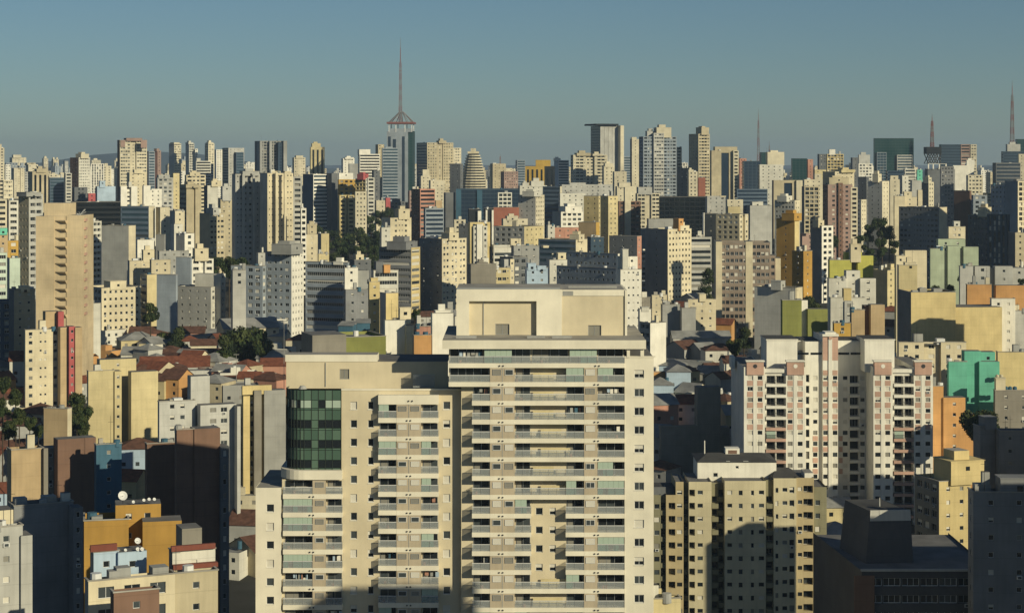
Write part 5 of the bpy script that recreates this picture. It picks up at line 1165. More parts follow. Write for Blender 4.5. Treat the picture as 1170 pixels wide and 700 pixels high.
T(OT, 'grey white office with ribbon windows beside the square windowed peach tower', 788, 789, 813, 271, 980, 'lg', 'r')
T(AB, 'dark roofed block behind the square windowed peach tower', 739, 741, 778, 250, 1090, 'gy', 'n')
T(AT, 'brown apartment tower with cream vertical strips', 816, 818, 880, 277, 800, 'cb', 'q', 'n', 'pc', theta=-4, ext=[(818, 825, 276, -1, 'pc', 'n'), (852, 860, 276, -1, 'pc', 'n'), (880, 886, 292, 3, 'cb', 'q'), (886, 892, 295, 3.2, 'pc', 'n')])
T(AT, 'tall mustard tower with one column of windows', 887, 908, 913, 250, 900, 'yb', 'n', 'k', 'mu', pent=[(896, 913, 244, 'mu')])
T(AB, 'low mustard block attached to the tall mustard tower', 905, 918, 928, 287, 860, 'mu', 'k', 'k', 'mu')
T(AB, 'white windowed block with dark side next to the mustard pair', 926, 939, 952, 258, 950, 'wt', 'W', 'n', 'dkg', pent=[(930, 940, 252, 'pc')])
T(AB, 'grey weathered blank block with roof room below the brown apartment tower', 862, 909, 917, 329, 720, 'pc', 'n', 'n', 'lg', pent=[(883, 895, 321, 'lg')], theta=60)
T(AB, 'olive green twin blank building with white slot', 892, 894, 916, 343, 570, 'ol', 'n', 'n', 'ol', ext=[(916, 923, 343, 2.0, 'wt', 'n'), (923, 946, 353, .3, 'ol', 'n')])
# ---- right middle
T(AB, 'lime yellow stepped building with beige roof tower', 946, 948, 973, 297, 740, 'lm', 'n', 'n', pent=[(971, 983, 279, 'pc')], ext=[(972, 980, 292, 4, 'dg', 'n'), (980, 998, 292, 1, 'lm', 'n'), (966, 985, 288, 5, 'lm', 'n')])
T(AB, 'white clustered blocks below the lime yellow building', 945, 947, 967, 318, 680, 'wh', 's', 'n', ext=[(967, 983, 309, 2, 'wh', 's'), (983, 1001, 318, .5, 'wh', 'w')])
T(AB, 'grey beige building with four dark stacked windows', 947, 949, 988, 340, 600, 'wh', 'n', 'n', pent=[(963, 972, 330, 'yb')], ext=[(965, 975, 344, -.3, 'lg', 'b')])
T(AB, 'tan twin blank towers with dark gap', 971, 973, 988, 354, 560, 'tan', 'n', 'n', 'dg', ext=[(988, 995, 349, 3, 'br', 'n'), (995, 1011, 348, .5, 'tan', 'n')])
T(AB, 'small yellow tan house block before the tan twin towers', 952, 953, 972, 369, 545, 'oc', 's')
T(AB, 'beige stepped building with plain walls near the broad dark slab', 1022, 1024, 1034, 292, 730, 'pc', 'k', 'n', ext=[(1034, 1059, 286, 3, 'pc', 'n')])
T(AB, 'yellow cube blocks before the beige stepped building', 1025, 1027, 1048, 303, 690, 'ye', 'n', 'n', 'gy', pent=[(1033, 1046, 300, 'pc')])
T(AB, 'pale green apartment building of three bays', 1062, 1063, 1079, 284, 760, 'pg', 'n', 'n', ext=[(1079, 1083, 286, 2, 'gy', 'b'), (1083, 1097, 281, .3, 'pg', 'n'), (1097, 1101, 284, 2, 'gy', 'b'), (1101, 1118, 282, .5, 'pg', 'n'), (1072, 1103, 273, 6, 'pg', 's')])
T(AB, 'row of three grey blocks with tiled roofs behind', 1096, 1097, 1112, 304, 680, 'lg', 'n', 'n', ext=[(1112, 1114, 308, 2, 'gy', 'n'), (1114, 1131, 304, .4, 'lg', 'b'), (1131, 1137, 306, 2, 'gy', 'n'), (1137, 1157, 304, .4, 'lg', 's'), (1157, 1172, 306, 3, 'lg', 's')])
T(('shed', 'shed'), 'long orange red walled sheds', 1104, 1105, 1133, 325, 640, 'org', 'n', 'n', 'org', ext=[(1138, 1175, 326, .5, 'org', 'n')], roof=FIBRE)
T(('house', 'house'), 'small white house by the orange red walls', 1131, 1133, 1160, 341, 610, 'wt', 's', nocl=True)
T(AB, 'big yellow blank wall building with stepped roof', 1026, 1041, 1092, 334, 600, 'yb', 'n', 'n', 'dg', theta=4, ext=[(1092, 1146, 351, 3.5, 'yb', 'n')])
T(AB, 'pale grey block at the right edge beside the big yellow wall', 1150, 1151, 1182, 355, 610, 'lg', 'n', 'n', 'dg')
T(AB, 'beige block with small windows half in shadow below the yellow wall', 1025, 1027, 1104, 391, 575, 'pc', 'w', 'n')
T(AB, 'green and turquoise house block with dark green middle', 1082, 1084, 1105, 413, 540, 'tg', 'n', 'n', ext=[(1102, 1121, 401, 1.5, 'tg', 'n'), (1119, 1142, 413, .3, 'tg', 'n'), (1121, 1137, 402, 3, 'tg', 's')])
T(AB, 'tan yellow wide block at the right edge', 1138, 1140, 1182, 402, 560, 'yb', 'n', 'n')
T(AB, 'weathered wall block carrying blue water tanks', 1135, 1137, 1182, 446, 530, 'cc', 's', 'n', pent=[(1137, 1148, 432, 'pc')], nocl=True)
T(AB, 'orange tan stepped blank building', 1064, 1066, 1078, 441, 526, 'org', 'n', 'n', ext=[(1078, 1103, 454, -.6, 'org', 's'), (1103, 1109, 473, -.6, 'org', 'n'), (1109, 1114, 473, -.6, 'org', 'n')])
T(AB, 'yellow corner building with red banded roof room', 1045, 1073, 1109, 550, 420, 'yb', 's', 'W', 'cc', theta=18, pent=[(1072, 1119, 524, 'yb')])
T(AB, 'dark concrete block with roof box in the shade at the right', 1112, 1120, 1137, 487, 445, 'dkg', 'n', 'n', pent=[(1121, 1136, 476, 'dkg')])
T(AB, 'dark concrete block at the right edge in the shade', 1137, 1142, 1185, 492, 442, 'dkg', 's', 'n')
T(AB, 'shaded tall block in the lower right corner', 1106, 1112, 1185, 562, 320, 'dkg', 's', 's', 'dkg', pent=[(1140, 1185, 545, 'dkg')])  # base grey darkened to deepen the shade in this corner
# ---- behind and around the hero block
T(AB, 'white blank block with striped dark side right of the central towers', 731, 743, 761, 369, 660, 'wt', 'n', 'b', 'gy')
T(AB, 'white cube behind the striped white block', 729, 731, 744, 353, 700, 'wt', 'n', pent=[(732, 741, 351, 'wh')])
T(AB, 'olive grey block with rounded gable', 718, 721, 743, 340, 740, 'cc', 'n', 'r', 'gy')
T(AB, 'cream balcony block with red trim under the peach tower', 744, 745, 762, 337, 790, 'pc', 'B')
T(AB, 'plain grey cube by the cream balcony block', 755, 757, 777, 348, 740, 'gy', 'n')
T(AB, 'small grey wedge block next to the plain grey cube', 777, 779, 795, 352, 735, 'gy', 'n')
T(AB, 'low cream terrace row under the ribbon window office', 784, 786, 818, 342, 760, 'pc', 's', pent=[(798, 806, 336, 'pc')])
T(AB, 'pink walled block peeping above the central towers', 474, 476, 494, 373, 565, 'sal', 'n')
T(AB, 'orange plastered block wall above the central towers', 471, 473, 493, 383, 530, 'org', 'n', 'n', 'gy')
T(AB, 'white block with rooftop antennas beside the penthouse', 493, 494, 518, 358, 535, 'wt', 'n', 'n', pent=[(497, 516, 355, 'wt')])
T(AB, 'white blank block beside the blue sheds', 439, 440, 464, 366, 545, 'wt', 'n', 'n', ext=[(464, 473, 372, .5, 'pc', 'n')], pent=[(457, 471, 352, 'pc')])
T(AB, 'olive green low wall building', 357, 375, 441, 386, 520, 'ol', 'n', 'n', 'cc', ext=[(357, 397, 383, -2, 'cc', 'n')])
T(AB, 'cream stepped blank tower with shaded slot', 100, 101, 131, 424, 555, 'ye', 'n', 'n', 'ye', ext=[(114, 156, 411, 5.5, 'ye', 'k'), (131, 139, 424, 2.5, 'ye', 'k'), (150, 181, 425, .4, 'ye', 'n')])
T(AB, 'white panelled building with little windows', 181, 182, 223, 459, 500, 'lg', 'w', 'n', ext=[(229, 271, 463, .5, 'lg', 'w'), (218, 240, 430, 5, 'lg', 'n'), (271, 275, 464, .9, 'lg', 'b')])
T(AT, 'yellow banded tower with olive spine', 276, 278, 302, 444, 520, 'yb', 'W', 'n', ext=[(290.5, 299, 446, -.8, 'cc', 'n'), (302, 327, 446, .6, 'gy', 'n')], caps=[(277, 311, 441, 451, -1.2, 'yb')], fl=2.7)
T(AB, 'cream and pink tall flats with a red vertical strip', 28, 29, 69, 377, 620, 'pc', 'w', 'n', ext=[(69, 79, 374, .6, 'tan', 'n'), (79, 86, 373, .3, 'red', 'k'), (86, 94, 374, .6, 'tan', 'n'), (52, 68, 356, 5, 'tan', 'n'), (66.5, 73, 356, 4.6, 'red', 'n')], fl=2.85)
T(AB, 'pale blank wall block behind the red striped flats', 93, 94, 115, 347, 700, 'wh', 'n', 'n')
T(('hotel', 'hotel'), 'cream hotel-like building with square dark windows in a grid', 96, 116, 161, 329, 775, 'pc', 'd', 'W', 'gb', pent=[(121, 142, 321, 'pc')], ext=[], fl=2.9, mix='dark')
T(AB, 'dark gabled brown building in the shade', 167, 168, 200, 507, 402, 'br', 'n', 'n')
T(AB, 'brown stepped building half in the shade', 200, 202, 222, 491, 388, 'br', 'n', 'n', ext=[(222, 252, 490, 1, 'br', 'n'), (252, 262, 510, 2, 'dg', 'b')])
T(AB, 'tan stepped building with sunlit left wall', 8, 13, 50, 514, 419, 'tan', 'n', 'n', ext=[(50, 66, 512, 2, 'cc', 'k'), (66, 110, 502, -.5, 'br', 'n')])  # slot and right volume coloured darker in place of their shade
T(AB, 'shaded blue house block with leafy graffiti tones', 109, 110, 139, 508, 412, 'bl', 's', 'n', 'bl')  # blue darkened so the block looks shaded
T(AB, 'brown box block with cream edge over the tan stepped building', 50, 77, 82, 467, 490, 'pc', 'n', 'n', 'tan')
T(AB, 'dark shaded block with a flat parapet roof', 9, 16, 84, 578, 365, 'dkg', 'n', 'n', 'dkg', ext=[(84, 95, 580, .5, 'dkg', 'b')])  # wall grey darkened to strengthen the shade here
T(AB, 'ochre yellow building with satellite dishes', 95, 96, 147, 595, 286, 'mu', 'n', 'n', ext=[(132, 183, 577, 3.5, 'mu', 's'), (163, 207, 596, .8, 'mu', 'n')])
T(('house', 'house'), 'pale blue white house with red hipped roof', 103, 107, 136, 631, 266, 'pb', 's', 'n', 'gy', ext=[(135, 168, 631, .8, 'pb', 's')], caps=[(103.5, 134, 623, 630.5, -.5, 'tile')], nocl=True)
T(('house', 'house'), 'white house with two bands of red roof tiles', 193, 197, 246, 630, 262, 'wh', 's', 'n', 'dg', ext=[(208, 231, 604, 6, 'cc', 'n')], caps=[(196, 247, 624, 630, -.6, 'tile'), (198, 250, 646, 651, -1.0, 'tile')], nocl=True)
T(AB, 'flat beige building with grey roof in the lower left', 97, 101, 200, 664, 250, 'pc', 'W', 'n', 'gy')
T(('house', 'house'), 'old plastered house under the house with two red roof bands', 197, 199, 249, 655, 255, 'be', 's', 'n')
T(AB, 'cream weathered stepped building in the lower left corner', -14, -12, 26, 603, 272, 'lg', 's', 'n', ext=[(-12, 15, 584, 3, 'pc', 's'), (24, 37, 612, 1.5, 'lg', 'n')])
T(('house', 'house'), 'dark roofed house at the bottom edge', 127, 130, 182, 677, 240, 'br', 's', 'n', nocl=True)
T(AB, 'concrete ruin-like blank building with tall stub', 753, 755, 797, 487, 545, 'cc', 'n', 'n', ext=[(797, 824, 442, 1.5, 'cc', 'n'), (824, 834, 488, 2, 'cc', 'n')], nocl=True)
T(AB, 'yellow plastered low building at the bottom beside the balcony block', 740, 743, 778, 684, 300, 'ye', 'n', 'n', ext=[(743, 756, 672, 2, 'ye', 'n')])
T(('house', 'house'), 'raw brick house with grey base', 744, 746, 782, 425, 640, 'org', 'n', 'n', nocl=True, roof=TILE2)
# ================================================================ trees
def make_crown(seed, n=1500):
    r = random.Random(seed); mb = MB(); cl = []
    for i in range(r.randint(9, 13)):
        a = r.uniform(0, 6.28); d = r.uniform(.05, .55); cl.append((d * math.cos(a), d * math.sin(a), r.uniform(.18, .86), r.uniform(.20, .38), r.randint(0, 3)))
    for i in range(n):
        x, y, z, q, mi = r.choice(cl)
        v = Vector((r.gauss(0, 1), r.gauss(0, 1), r.gauss(0, 1))).normalized() * q * (r.random() ** .4); p = Vector((x, y, z)) + Vector((v.x, v.y, v.z * .75))
        nrm = (v.normalized() + Vector((r.gauss(0, .6), r.gauss(0, .6), r.gauss(0, .6) + .3))).normalized(); t = nrm.orthogonal().normalized(); b = nrm.cross(t); s = r.uniform(.022, .055); an = r.uniform(0, 6.28)
        t2 = t * math.cos(an) + b * math.sin(an); b2 = nrm.cross(t2); m = LEAFM[(mi + (r.random() < .2)) % 4]
        mb.quad(p - t2 * s - b2 * s * .7, p + t2 * s - b2 * s * .5, p + t2 * s * .8 + b2 * s * .8, p - t2 * s * .9 + b2 * s * .6, m)
    return mb.mesh('crown'), cl
CROWNS = [make_crown(40 + i, 2300 if i < 4 else 5000) for i in range(6)]
TRUNKS = []
for me, cl in CROWNS:
    mb = MB(); mb.tube((0, 0, 0), (.02, 0, .36), .045, .03, WOOD, 7)
    for x, y, z, q, mi in cl: mb.tube((.02, 0, .3), (x * .8, y * .8, z), .02, .008, WOOD, 5)
    TRUNKS.append(mb.mesh('trunk'))
def tree(px, yt, D, wpx, label, group=None, var=None):
    s = wpx / F * D; i = R.randrange(4) if var is None else var; g = ground(D); zt = Zp(yt, D)
    r = root('tree', label, 'tree', (Xp(px, D), D, g), R.uniform(0, 6.28), group); k = s / 1.5; lo = zt - g - 1.5 * k
    o = obj('crown', CROWNS[i][0], r); o.scale = (k, k, k * 1.45); o.location = (0, 0, lo)
    o = obj('trunk', TRUNKS[i], r); o.scale = (k, k, k * 1.45); o.location = (0, 0, lo)
    if lo > .2:
        m = MB(); m.tube((0, 0, -1), (0, 0, lo + .05), .05 * k, .045 * k, WOOD, 7); m.build('lower_trunk', r)
    cover(px - wpx * .4, px + wpx * .4, yt + 2, ybase(D), D)
PK = 'dark leafy tree in the park below the red brick church'
for px, yt, w_, D in [(352, 240, 16, 1640), (366, 243, 20, 1600), (382, 247, 20, 1560), (396, 254, 18, 1450), (412, 258, 18, 1300), (424, 246, 20, 1380), (436, 240, 18, 1440), (444, 236, 14, 1500), (360, 256, 20, 1400), (378, 262, 22, 1330), (398, 266, 24, 1240),
                      (418, 266, 24, 1220), (432, 262, 22, 1200), (444, 258, 16, 1260), (372, 276, 22, 1160), (392, 282, 22, 1120), (412, 280, 24, 1110), (428, 280, 22, 1120), (448, 244, 14, 1420), (404, 250, 14, 1420), (388, 270, 18, 1260), (350, 262, 14, 1330), (383, 288, 16, 1080), (424, 290, 18, 1040)]:
    tree(px, yt, D, w_, PK, 'trees of the park below the church')
for px, yt, w_, D in [(992, 256, 20, 1080), (1004, 248, 24, 1110), (1016, 256, 20, 1070), (984, 268, 18, 1000), (1008, 272, 22, 980), (1022, 274, 16, 960), (996, 284, 18, 930)]:
    tree(px, yt, D, w_, 'dark tree in the shaded grove left of the broad shaded grey slab', 'trees of the shaded grove')
for k, (px, yt, w_, D) in enumerate([(262, 292, 26, 860), (248, 293, 22, 880), (277, 294, 24, 870)]):
    tree(px, yt, D, w_, 'dark bushy tree at the foot of the shaded twin tower', 'trees at the foot of the twin towers')
tree(279, 368, 705, 52, 'big spreading green tree before the gabled hall', None, 4)
tree(257, 382, 690, 32, 'loose leafed tree beside the big spreading tree', None, 5)
tree(299, 384, 695, 28, 'green tree on the shaded side of the big spreading tree', None, 4)
tree(203, 374, 735, 30, 'reddish green tree by the long red tiled roof', None, 5)
tree(188, 377, 740, 22, 'lower green tree beside the long red tiled roof', None, 4)
tree(172, 346, 740, 22, 'rounded tree against the tall plain blue grey slab', None, 5)
for px, yt, w_, D in [(4, 428, 22, 560), (18, 442, 22, 545), (3, 454, 22, 530), (22, 464, 22, 525), (10, 478, 24, 510), (34, 474, 18, 515), (44, 484, 16, 505)]:
    tree(px, yt, D, w_, 'dark shaded tree left of the red striped flats', 'shaded trees left of the red striped flats', 4 + (int(px) % 2))
for px, yt, w_, D in [(88, 446, 26, 540), (94, 460, 26, 525), (84, 470, 22, 515), (96, 478, 20, 510)]:
    tree(px, yt, D, w_, 'dark tree between the red striped flats and cream stepped blank tower', 'trees beside the cream stepped tower', 4 + (int(px) % 2))
tree(897, 276, 960, 14, 'dark tree between pale panel tower and mustard tower'); tree(810, 306, 880, 20, 'tree before the grey white ribbon window office'); tree(806, 326, 800, 16, 'small tree below the grey white ribbon window office')
tree(850, 374, 640, 24, 'dark tree at the foot of the brown apartment tower', None, 5); tree(840, 385, 600, 22, 'dark bush tree near the foot of the brown apartment tower', None, 4)
tree(1118, 464, 500, 44, 'shaded leafy tree behind the orange stepped building', None, 4); tree(1134, 470, 495, 30, 'shaded tree near the weathered wall with blue tanks', None, 5)
tree(1085, 324, 690, 16, 'small tree under the pale green building'); tree(1100, 312, 720, 14, 'tree between pale green building and grey blocks'); tree(1068, 325, 680, 14, 'bush tree by the yellow cube blocks'); tree(1166, 318, 660, 14, 'tree behind the orange red sheds')
tree(924, 336, 660, 22, 'dark tree right of the low mustard block', None, 4); tree(934, 346, 620, 18, 'dark tree behind the olive twin building', None, 5)
tree(474, 352, 600, 14, 'tree at the foot of the yellow banded dark slab')
tree(952, 268, 1000, 16, 'dark tree at the foot of the brown bayed tower')
# ================================================================ low streets: houses fill every gap between the towers
LM = [(l, (a + b) / 2, y) for (_o, l, a, b, y, d) in ALLB if len(l.split()) <= 9]
def near_label(prefix, px, py, used=set()):
    c = sorted(LM, key=lambda t: math.hypot(t[1] - px, (t[2] + 25 - py) * 1.2))
    for w_ in ('', 'second ', 'third '):
        for l, lx, ly in c[:14]:
            dx, dy = px - lx, py - ly
            rel = ('right of' if dx > 0 else 'left of') if abs(dx) > abs(dy) * .8 else ('below' if dy > 0 else 'above')
            s = '%s%s %s the %s' % (w_, prefix, rel, l)
            if s not in used and len(s.replace('-', ' - ').split()) <= 16: used.add(s); return s
    return s
def inv_D(y):
    lo, hi = 280.0, 2200.0
    for _ in range(40):
        m = (lo + hi) / 2
        if ybase(m) > y: lo = m
        else: hi = m
    return lo
def house(px, D, wd, dp, h, rz, roofk, c, label):
    g = ground(D); r = root('house', label, 'house', (Xp(px, D), D, g - 1.5), rz, 'low houses between the towers'); m = MB(); x, y = wd / 2, dp / 2; z = h + 1.5
    rows = []
    n = max(1, int(wd / 3.2)); fl = max(1, int(h / 2.9))
    for f in range(fl):
        v = 2.4 + 2.9 * f
        if v + 1.1 < z: rows.append((v, v + 1.1, [(wd * (i + .5) / n - .55, wd * (i + .5) / n + .55, v, v + 1.1, .18, 'win') for i in range(n)]))
    facade(m, (-x, -y, 0), (1, 0, 0), wd, z, rows, wm(c)); facade(m, (x, -y, 0), (0, 1, 0), dp, z, [], wm(c)); facade(m, (x, y, 0), (-1, 0, 0), wd, z, [], wm(c)); facade(m, (-x, y, 0), (0, -1, 0), dp, z, [], wm(c)); 
    if roofk == 'gable':
        k = .22 * dp + .4
        m.tri((x, -y, z), (x, y, z), (x, 0, z + k), wm(c)); m.tri((-x, y, z), (-x, -y, z), (-x, 0, z + k), wm(c))
    m.build('wall', r); q = MB(); o = .4; rm = R.choice([TILE, TILE2, TILE2, FIBRE, FIBRE])
    if roofk == 'gable':
        for sg in (-1, 1):
            a = [(-x - o, sg * (y + o), z - .12), (x + o, sg * (y + o), z - .12), (x + o, 0, z + k + .06), (-x - o, 0, z + k + .06)]
            q.quad(*(a if sg < 0 else a[::-1]), rm)
    elif roofk == 'hip':
        k = .2 * min(wd, dp) + .5; e = max(0, x - y) * .9; A = [(-x - o, -y - o, z + .02), (x + o, -y - o, z + .02), (x + o, y + o, z + .02), (-x - o, y + o, z + .02)]; p1, p2 = (-e, 0, z + k), (e, 0, z + k)
        q.quad(A[0], A[1], p2, p1, rm); q.tri(A[1], A[2], p2, rm); q.quad(A[2], A[3], p1, p2, rm); q.tri(A[3], A[0], p1, rm)
    else:
        q.quad((-x, -y, z - .5), (x, -y, z - .5), (x, y, z - .5), (-x, y, z - .5), R.choice(ROOFM + [FIBRE]))
        if R.random() < .5: q.box(-x * .4, x * .1, -y * .3, y * .5, z - .5, z + 1.5, wm(c))
    q.build('roof', r)
    if R.random() < .35:
        t = MB(); a = R.uniform(-x * .6, x * .6); t.tube((a, 0, z), (a, 0, z + 1.9), .6, .58, R.choice([wm('bl'), FRAME, wm('lg')]), 10); t.build('water_tank', r)
CN = dict(wh='white', cr='cream', be='beige', sal='pinkish', ye='yellow', lg='grey', org='orange', pb='pale blue', gy='dark grey', pc='cream yellow')
NHOUSE = 0; NBLK = 0
def free_at(x, y): return BUF[int(y), int(x) + 45] > 1e8
def gap_fill():
    global NHOUSE, NBLK
    r = random.Random(11)
    for y in list(range(660, 330, -5)) + list(range(330, 226, -4)):
        D = inv_D(y); xs = list(range(-10, 1180, 4)); r.shuffle(xs)
        for x in xs:
            if not free_at(x, y - 1): continue
            if NHOUSE > 230 and NBLK > 190: return
            far = D > 880; ppm = F / D
            if far:
                wd = r.uniform(10, 22); h = r.choice([8, 10, 12, 15, 18, 24]) * r.uniform(.9, 1.1)
            else: wd = r.uniform(7, 13); h = r.choice([3.2, 5.5, 6.2, 8.5])
            ww = wd * ppm * 1.15; hh = h * ppm + 2
            a, b, c, d = int(x - ww / 2) + 45, int(x + ww / 2) + 45, max(0, int(y - hh)), int(y)
            if a < 0 or b > 1259: continue
            reg = BUF[c:d, a:b]
            if reg.size == 0: continue
            hid = np.mean((reg > D + 5) & (reg < 1e8)); fr = np.mean(reg > 1e8)
            if fr < .08 or hid > .5: continue
            if far:
                if NBLK > 190: continue
                NBLK += 1; col = r.choice(['cr', 'wh', 'lg', 'pc', 'be', 'wt', 'ye', 'gb', 'pkb', 'dg']); st = r.choice(['w', 's', 'b', 'd', 'W', 'r', 'n'])
                nm = {'cr': 'cream', 'wh': 'white', 'lg': 'light grey', 'pc': 'cream yellow', 'be': 'beige', 'wt': 'bright white', 'ye': 'yellow', 'gb': 'blue grey', 'pkb': 'brownish', 'dg': 'dark grey'}[col]
                sn = {'w': 'windowed', 's': 'sparsely windowed', 'b': 'balconied', 'd': 'densely windowed', 'W': 'wide windowed', 'r': 'ribbon windowed', 'n': 'blank'}[st]
                lab = near_label('low %s %s block' % (nm, sn), x, y - hh / 2); fl = r.uniform(.2, .6)
                bld('low_building', 'building', lab, x - ww / 2, x - ww / 2 + ww * fl, x + ww / 2, y - hh, D, col, st, r.choice(['n', 's', st]), pent=[(x - ww * .05, x + ww * .25, y - hh - 3)] if r.random() < .6 else (), group='low blocks among the towers')
            else:
                if NHOUSE > 230: continue
                NHOUSE += 1; col = r.choice(['wh', 'cr', 'be', 'sal', 'ye', 'lg', 'org', 'pb', 'gy', 'pc', 'wh', 'lg']); rk = r.choice(['gable', 'gable', 'hip', 'flat'])
                lab = near_label('%s %s house' % (CN[col], {'gable': 'gabled', 'hip': 'hip roofed', 'flat': 'flat roofed'}[rk]), x, y - hh / 2)
                house(x, D + 4, wd, r.uniform(7, 12), h, r.uniform(-.7, .9), rk, col, lab); cover(x - ww / 2, x + ww / 2, y - hh, y, D)
def landmarks_small():
    pass
NB0 = len(ALLB)
# hand-placed low roofs that the photograph shows clearly
house(219, 700, 20, 12, 5, .1, 'gable', 'wh', 'grey roofed house with red tile part below the reddish green tree')
house(158, 745, 15, 12, 6, .35, 'hip', 'ye', 'brown hip roofed villa beside the hotel-like building')
house(165, 725, 10, 8, 5, .1, 'flat', 'ye', 'small bright yellow house before the brown villa')
house(192, 775, 30, 9, 5, .05, 'gable', 'sal', 'long red tiled roof behind the reddish green tree')
house(232, 775, 22, 9, 4, .05, 'gable', 'lg', 'red tiled roof next to the dark shaded sheds')
house(200, 680, 24, 14, 4.5, .15, 'gable', 'be', 'broad dark tiled roof before the panelled building')
house(236, 665, 15, 10, 5.5, .2, 'flat', 'lg', 'pale roofed house under the big spreading tree')
house(283, 760, 22, 14, 9, .35, 'gable', 'pc', 'cream gabled hall behind the big spreading tree')
house(313, 765, 11, 9, 11, .1, 'flat', 'wt', 'white two storey house at the foot of the white tower')
house(331, 680, 20, 9, 5, .05, 'gable', 'sal', 'long low pink house with a row of windows')
house(272, 655, 13, 8, 6, .25, 'flat', 'wh', 'cream flat roofed house behind the street lamp pole')
house(822, 690, 12, 9, 9, .1, 'hip', 'wh', 'white house with red hip roof left of the white and pink tower')
house(800, 735, 22, 9, 8, .05, 'gable', 'lg', 'long grey roof row above the red hip roof')
house(786, 650, 7, 6, 7, .1, 'hip', 'ye', 'tiny yellow house with red hip roof behind the concrete ruin')
house(766, 665, 11, 8, 7, -.2, 'hip', 'pb', 'grey blue house with tile roof under the raw brick house')
house(838, 650, 8, 8, 10, .1, 'gable', 'wh', 'white gabled house beside the white and pink tower')
def pocket():
    r = random.Random(23)
    for (xa, xb, ya, yb, n) in ((150, 330, 392, 446, 46), (752, 834, 398, 470, 22), (0, 40, 455, 520, 6), (1112, 1170, 300, 330, 16), (780, 816, 340, 372, 8)):
        for i in range(n):
            px = r.uniform(xa, xb); y = ya + (yb - ya) * (i + r.random()) / n; D = inv_D(y + 6); col = r.choice(['wh', 'cr', 'be', 'sal', 'lg', 'be', 'gy', 'lg']); rk = r.choice(['gable', 'gable', 'hip', 'hip', 'flat']); h = r.choice([3.0, 3.4, 5.6])
            lab = near_label('%s %s house' % (CN[col], {'gable': 'gabled', 'hip': 'hip roofed', 'flat': 'flat roofed'}[rk]), px, y - 4)
            wd = r.uniform(7, 12); house(px, D, wd, r.uniform(7, 11), h, r.uniform(-.7, .9), rk, col, lab); w2 = wd * F / D * .55; cover(px - w2, px + w2, y - h * F / D, y + 4, D)
            if r.random() < .22: tree(px + r.uniform(-12, 12), y - r.uniform(8, 14), D + 8, r.uniform(12, 20), 'tree among the low houses between the towers', 'trees among the low houses')
pocket()
def shed(px, y, D, wd, label, c, rz=.2):
    g = ground(D); z = Zp(y, D); rt = root('rooftop_shed', label, 'shed', (Xp(px, D), D, z), rz); m = MB(); m.box(-wd / 2, wd / 2, -2, 2, -7, 0, wm(c)); m.build('wall', rt)
    m = MB(); m.quad((-wd / 2 - .3, -2.3, -.1), (wd / 2 + .3, -2.3, -.1), (wd / 2 + .3, 2.3, .9), (-wd / 2 - .3, 2.3, .9), FIBRE); m.build('roof', rt)
shed(397, 371, 550, 4.2, 'blue metal shed on a roof, open and leaning', 'bl', -.2); shed(415, 368, 555, 3.8, 'blue metal shed on a roof, boxy and closed', 'bl', .1)
gap_fill()
# ================================================================ hazy mass of far districts beyond the ridge
def far_city():
    r = random.Random(5); mb = MB(); cs = [wm(c) for c in ('cr', 'wh', 'lg', 'be', 'pc', 'wt', 'gb')]
    for i in range(620):
        D = r.uniform(2500, 5200); px = r.uniform(-40, 1210); y = r.triangular(186, 212, 196)
        if px < 300: y -= 5
        s = D / F; wd = r.uniform(5, 13) * s; dp = r.uniform(5, 9) * s; th = r.uniform(.1, .9); H = Zp(y, D) - ground(D) + 5
        if H < 8: continue
        o = Vector((Xp(px, D), D, ground(D) - 5)); u = Vector((math.cos(th), math.sin(th), 0)); v = Vector((-math.sin(th), math.cos(th), 0)); m = r.choice(cs)
        for oo, uu, ww in ((o, u, wd), (o + v * dp, -v, dp)):
            n = max(2, int(ww / 4.5)); rows = []
            for f in range(int(min(H, 60) / 3.4)):
                z1 = H - 1.5 - f * 3.4
                if z1 < 3: break
                rows.append((z1 - 1.5, z1, [(ww * (k + .5) / n - .9, ww * (k + .5) / n + .9, z1 - 1.5, z1, .3, 'win') for k in range(n)]))
            facade(mb, oo, uu, ww, H, sorted(rows), m)
        z = Vector((0, 0, H)); mb.quad(o + z, o + u * wd + z, o + u * wd + v * dp + z, o + v * dp + z, ROOFM[2])
        if r.random() < .6:
            k = o + u * wd * .3 + v * dp * .3 + z; h = Vector((0, 0, r.uniform(2, 6))); a, b, c, d = k, k + u * wd * .4, k + u * wd * .4 + v * dp * .4, k + v * dp * .4
            for e, f in ((a, b), (b, c), (c, d), (d, a)): mb.quad(e, f, f + h, e + h, m)
            mb.quad(a + h, b + h, c + h, d + h, ROOFM[2])
    tag(mb.build('distant_buildings'), None, None, kind='stuff')
far_city()
# ================================================================ small things
def dish(px, py, D, r, label):
    o = root('satellite_dish', label, 'satellite dish', at(px, py, D), 0); m = MB(); n = 14
    for i in range(n):
        a, b = 2 * math.pi * i / n, 2 * math.pi * (i + 1) / n
        ring = lambda t, an: (r * t * math.cos(an), -.25 - r * .35 * t * t * 1.0 + r * .35, r * t * math.sin(an) + .3 * r)
        for t0, t1 in ((0.01, .5), (.5, 1)): m.quad(ring(t0, a), ring(t1, a), ring(t1, b), ring(t0, b), FRAME)
    d = m.build('reflector', o); d.rotation_euler = (-.45, 0, .5)
    m = MB(); m.tube((0, .3, -1.3 * r), (0, .25, .2 * r), .07, .06, IRON, 6); m.tube((0, .2, .2 * r), (.3 * r, -1.0 * r, .6 * r), .03, .03, IRON, 4); m.build('mount', o)
dish(140, 568, 289, .72, 'big white satellite dish on the ochre yellow building'); dish(152, 574, 290, .24, 'small dish nearest the big dish on the ochre yellow roof')
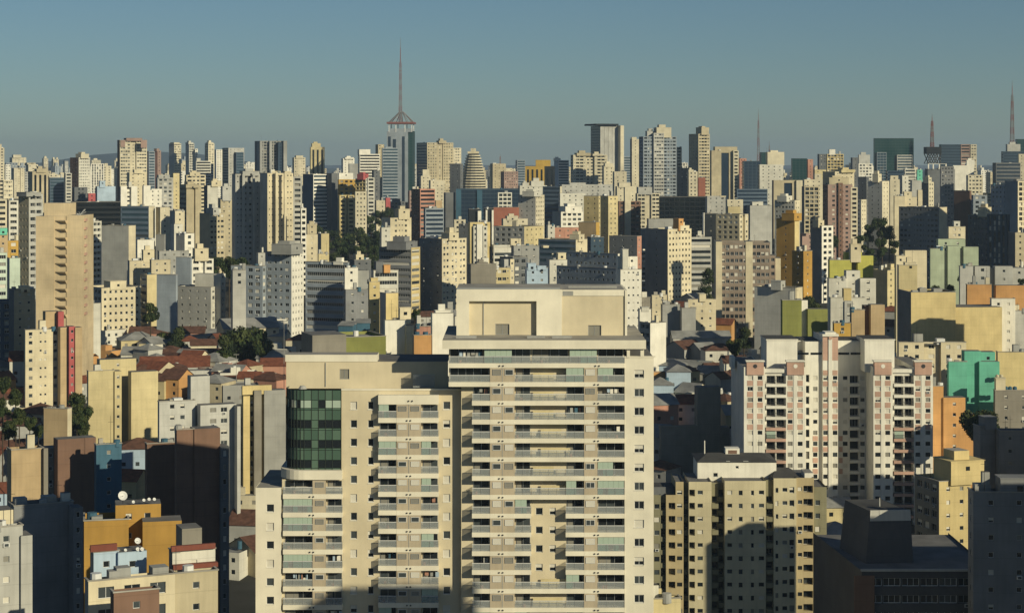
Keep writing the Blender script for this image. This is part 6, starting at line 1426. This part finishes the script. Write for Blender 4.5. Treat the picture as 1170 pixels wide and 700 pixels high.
dish(164, 572, 290, .24, 'small dish in the middle of the ochre yellow roof'); dish(170, 571, 290, .248, 'small dish second from the corner of the ochre yellow roof'); dish(176, 571, 290, .248, 'small dish at the corner of the ochre yellow roof')
dish(157, 619, 269, .45, 'mesh dish on the pale blue white house'); dish(157, 628, 268, .28, 'little white dish at the wall top of the pale blue white house'); dish(162, 628, 268, .28, 'little white dish at the end of the pale blue white house'); dish(143, 629, 268, .22, 'tiny dish near the red roof of the pale blue white house')
def red_roof(px0, px1, y, D, dp, rise, label):
    o = root('tiled_roof', label, 'tiled roof', (Xp(px0, D), D, Zp(y, D))); w_ = Xp(px1, D) - Xp(px0, D); m = MB(); A = [(-.4, -.5, 0), (w_ + .4, -.5, 0), (w_ + .2, dp, rise), (.2, dp, rise)]; m.quad(*A, TILE); m.quad(A[3], A[2], (w_ + .4, dp * 2, 0), (-.4, dp * 2, 0), TILE); m.tri(A[0], A[3], (-.4, dp * 2, 0), TILE); m.tri(A[1], (w_ + .4, dp * 2, 0), A[2], TILE); m.build('tile_slope', o)
def lamp(px, yt, D, label):
    g = ground(D); o = root('street_lamp', label, 'street lamp', (Xp(px, D), D, g)); h = Zp(yt, D) - g; m = MB(); m.tube((0, 0, 0), (0, 0, h), .1, .06, wm('gy'), 8); m.build('pole', o); m = MB(); m.box(-.9, .9, -.15, .15, h, h + .12, wm('lg')); m.build('lamp_head', o)
lamp(270, 405, 640, 'tall pale lamp pole rising behind the white panelled building'); pass
lamp(324.5, 368, 560, 'pole behind the low pink house')
def tank(px, py, D, r, h, c, label):
    o = root('water_tank', label, 'water tank', at(px, py, D)); m = MB(); m.tube((0, 0, 0), (0, 0, h), r, r * .96, wm(c), 14); m.build('tank_body', o); m = MB(); m.tube((0, 0, h), (0, 0, h + .2), r * .7, r * .3, wm(c), 14); m.build('tank_lid', o)
for k, (px, l) in enumerate([(1140.5, 'blue water tank at the left end of the row of tanks'), (1149.5, 'blue water tank second in the row of tanks'), (1154, 'blue water tank third in the row of tanks'), (1159.5, 'blue water tank at the far end of the row')]): tank(px, 446, 534, .62, 1.0, 'bl', l)
for px, l in ((1139.5, 'beige water tank on the upper box, first of two'), (1144, 'beige water tank on the upper box, second of two')): tank(px, 432, 538, .55, .9, 'pc', l)
# ================================================================ haze
def haze():
    m = bpy.data.materials.new('haze'); m.use_nodes = True; n = m.node_tree.nodes; n.remove(n['Principled BSDF']); v = n.new('ShaderNodeVolumePrincipled')
    v.inputs['Color'].default_value = (.60, .78, 1.0, 1); v.inputs['Density'].default_value = HAZE; v.inputs['Anisotropy'].default_value = .2
    m.node_tree.links.new(v.outputs[0], n['Material Output'].inputs['Volume']); mb = MB(); mb.box(-3600, 3600, -60, 15500, -8, 240, m); tag(mb.build('haze'), None, None, kind='stuff')
HAZE = .00007
haze()
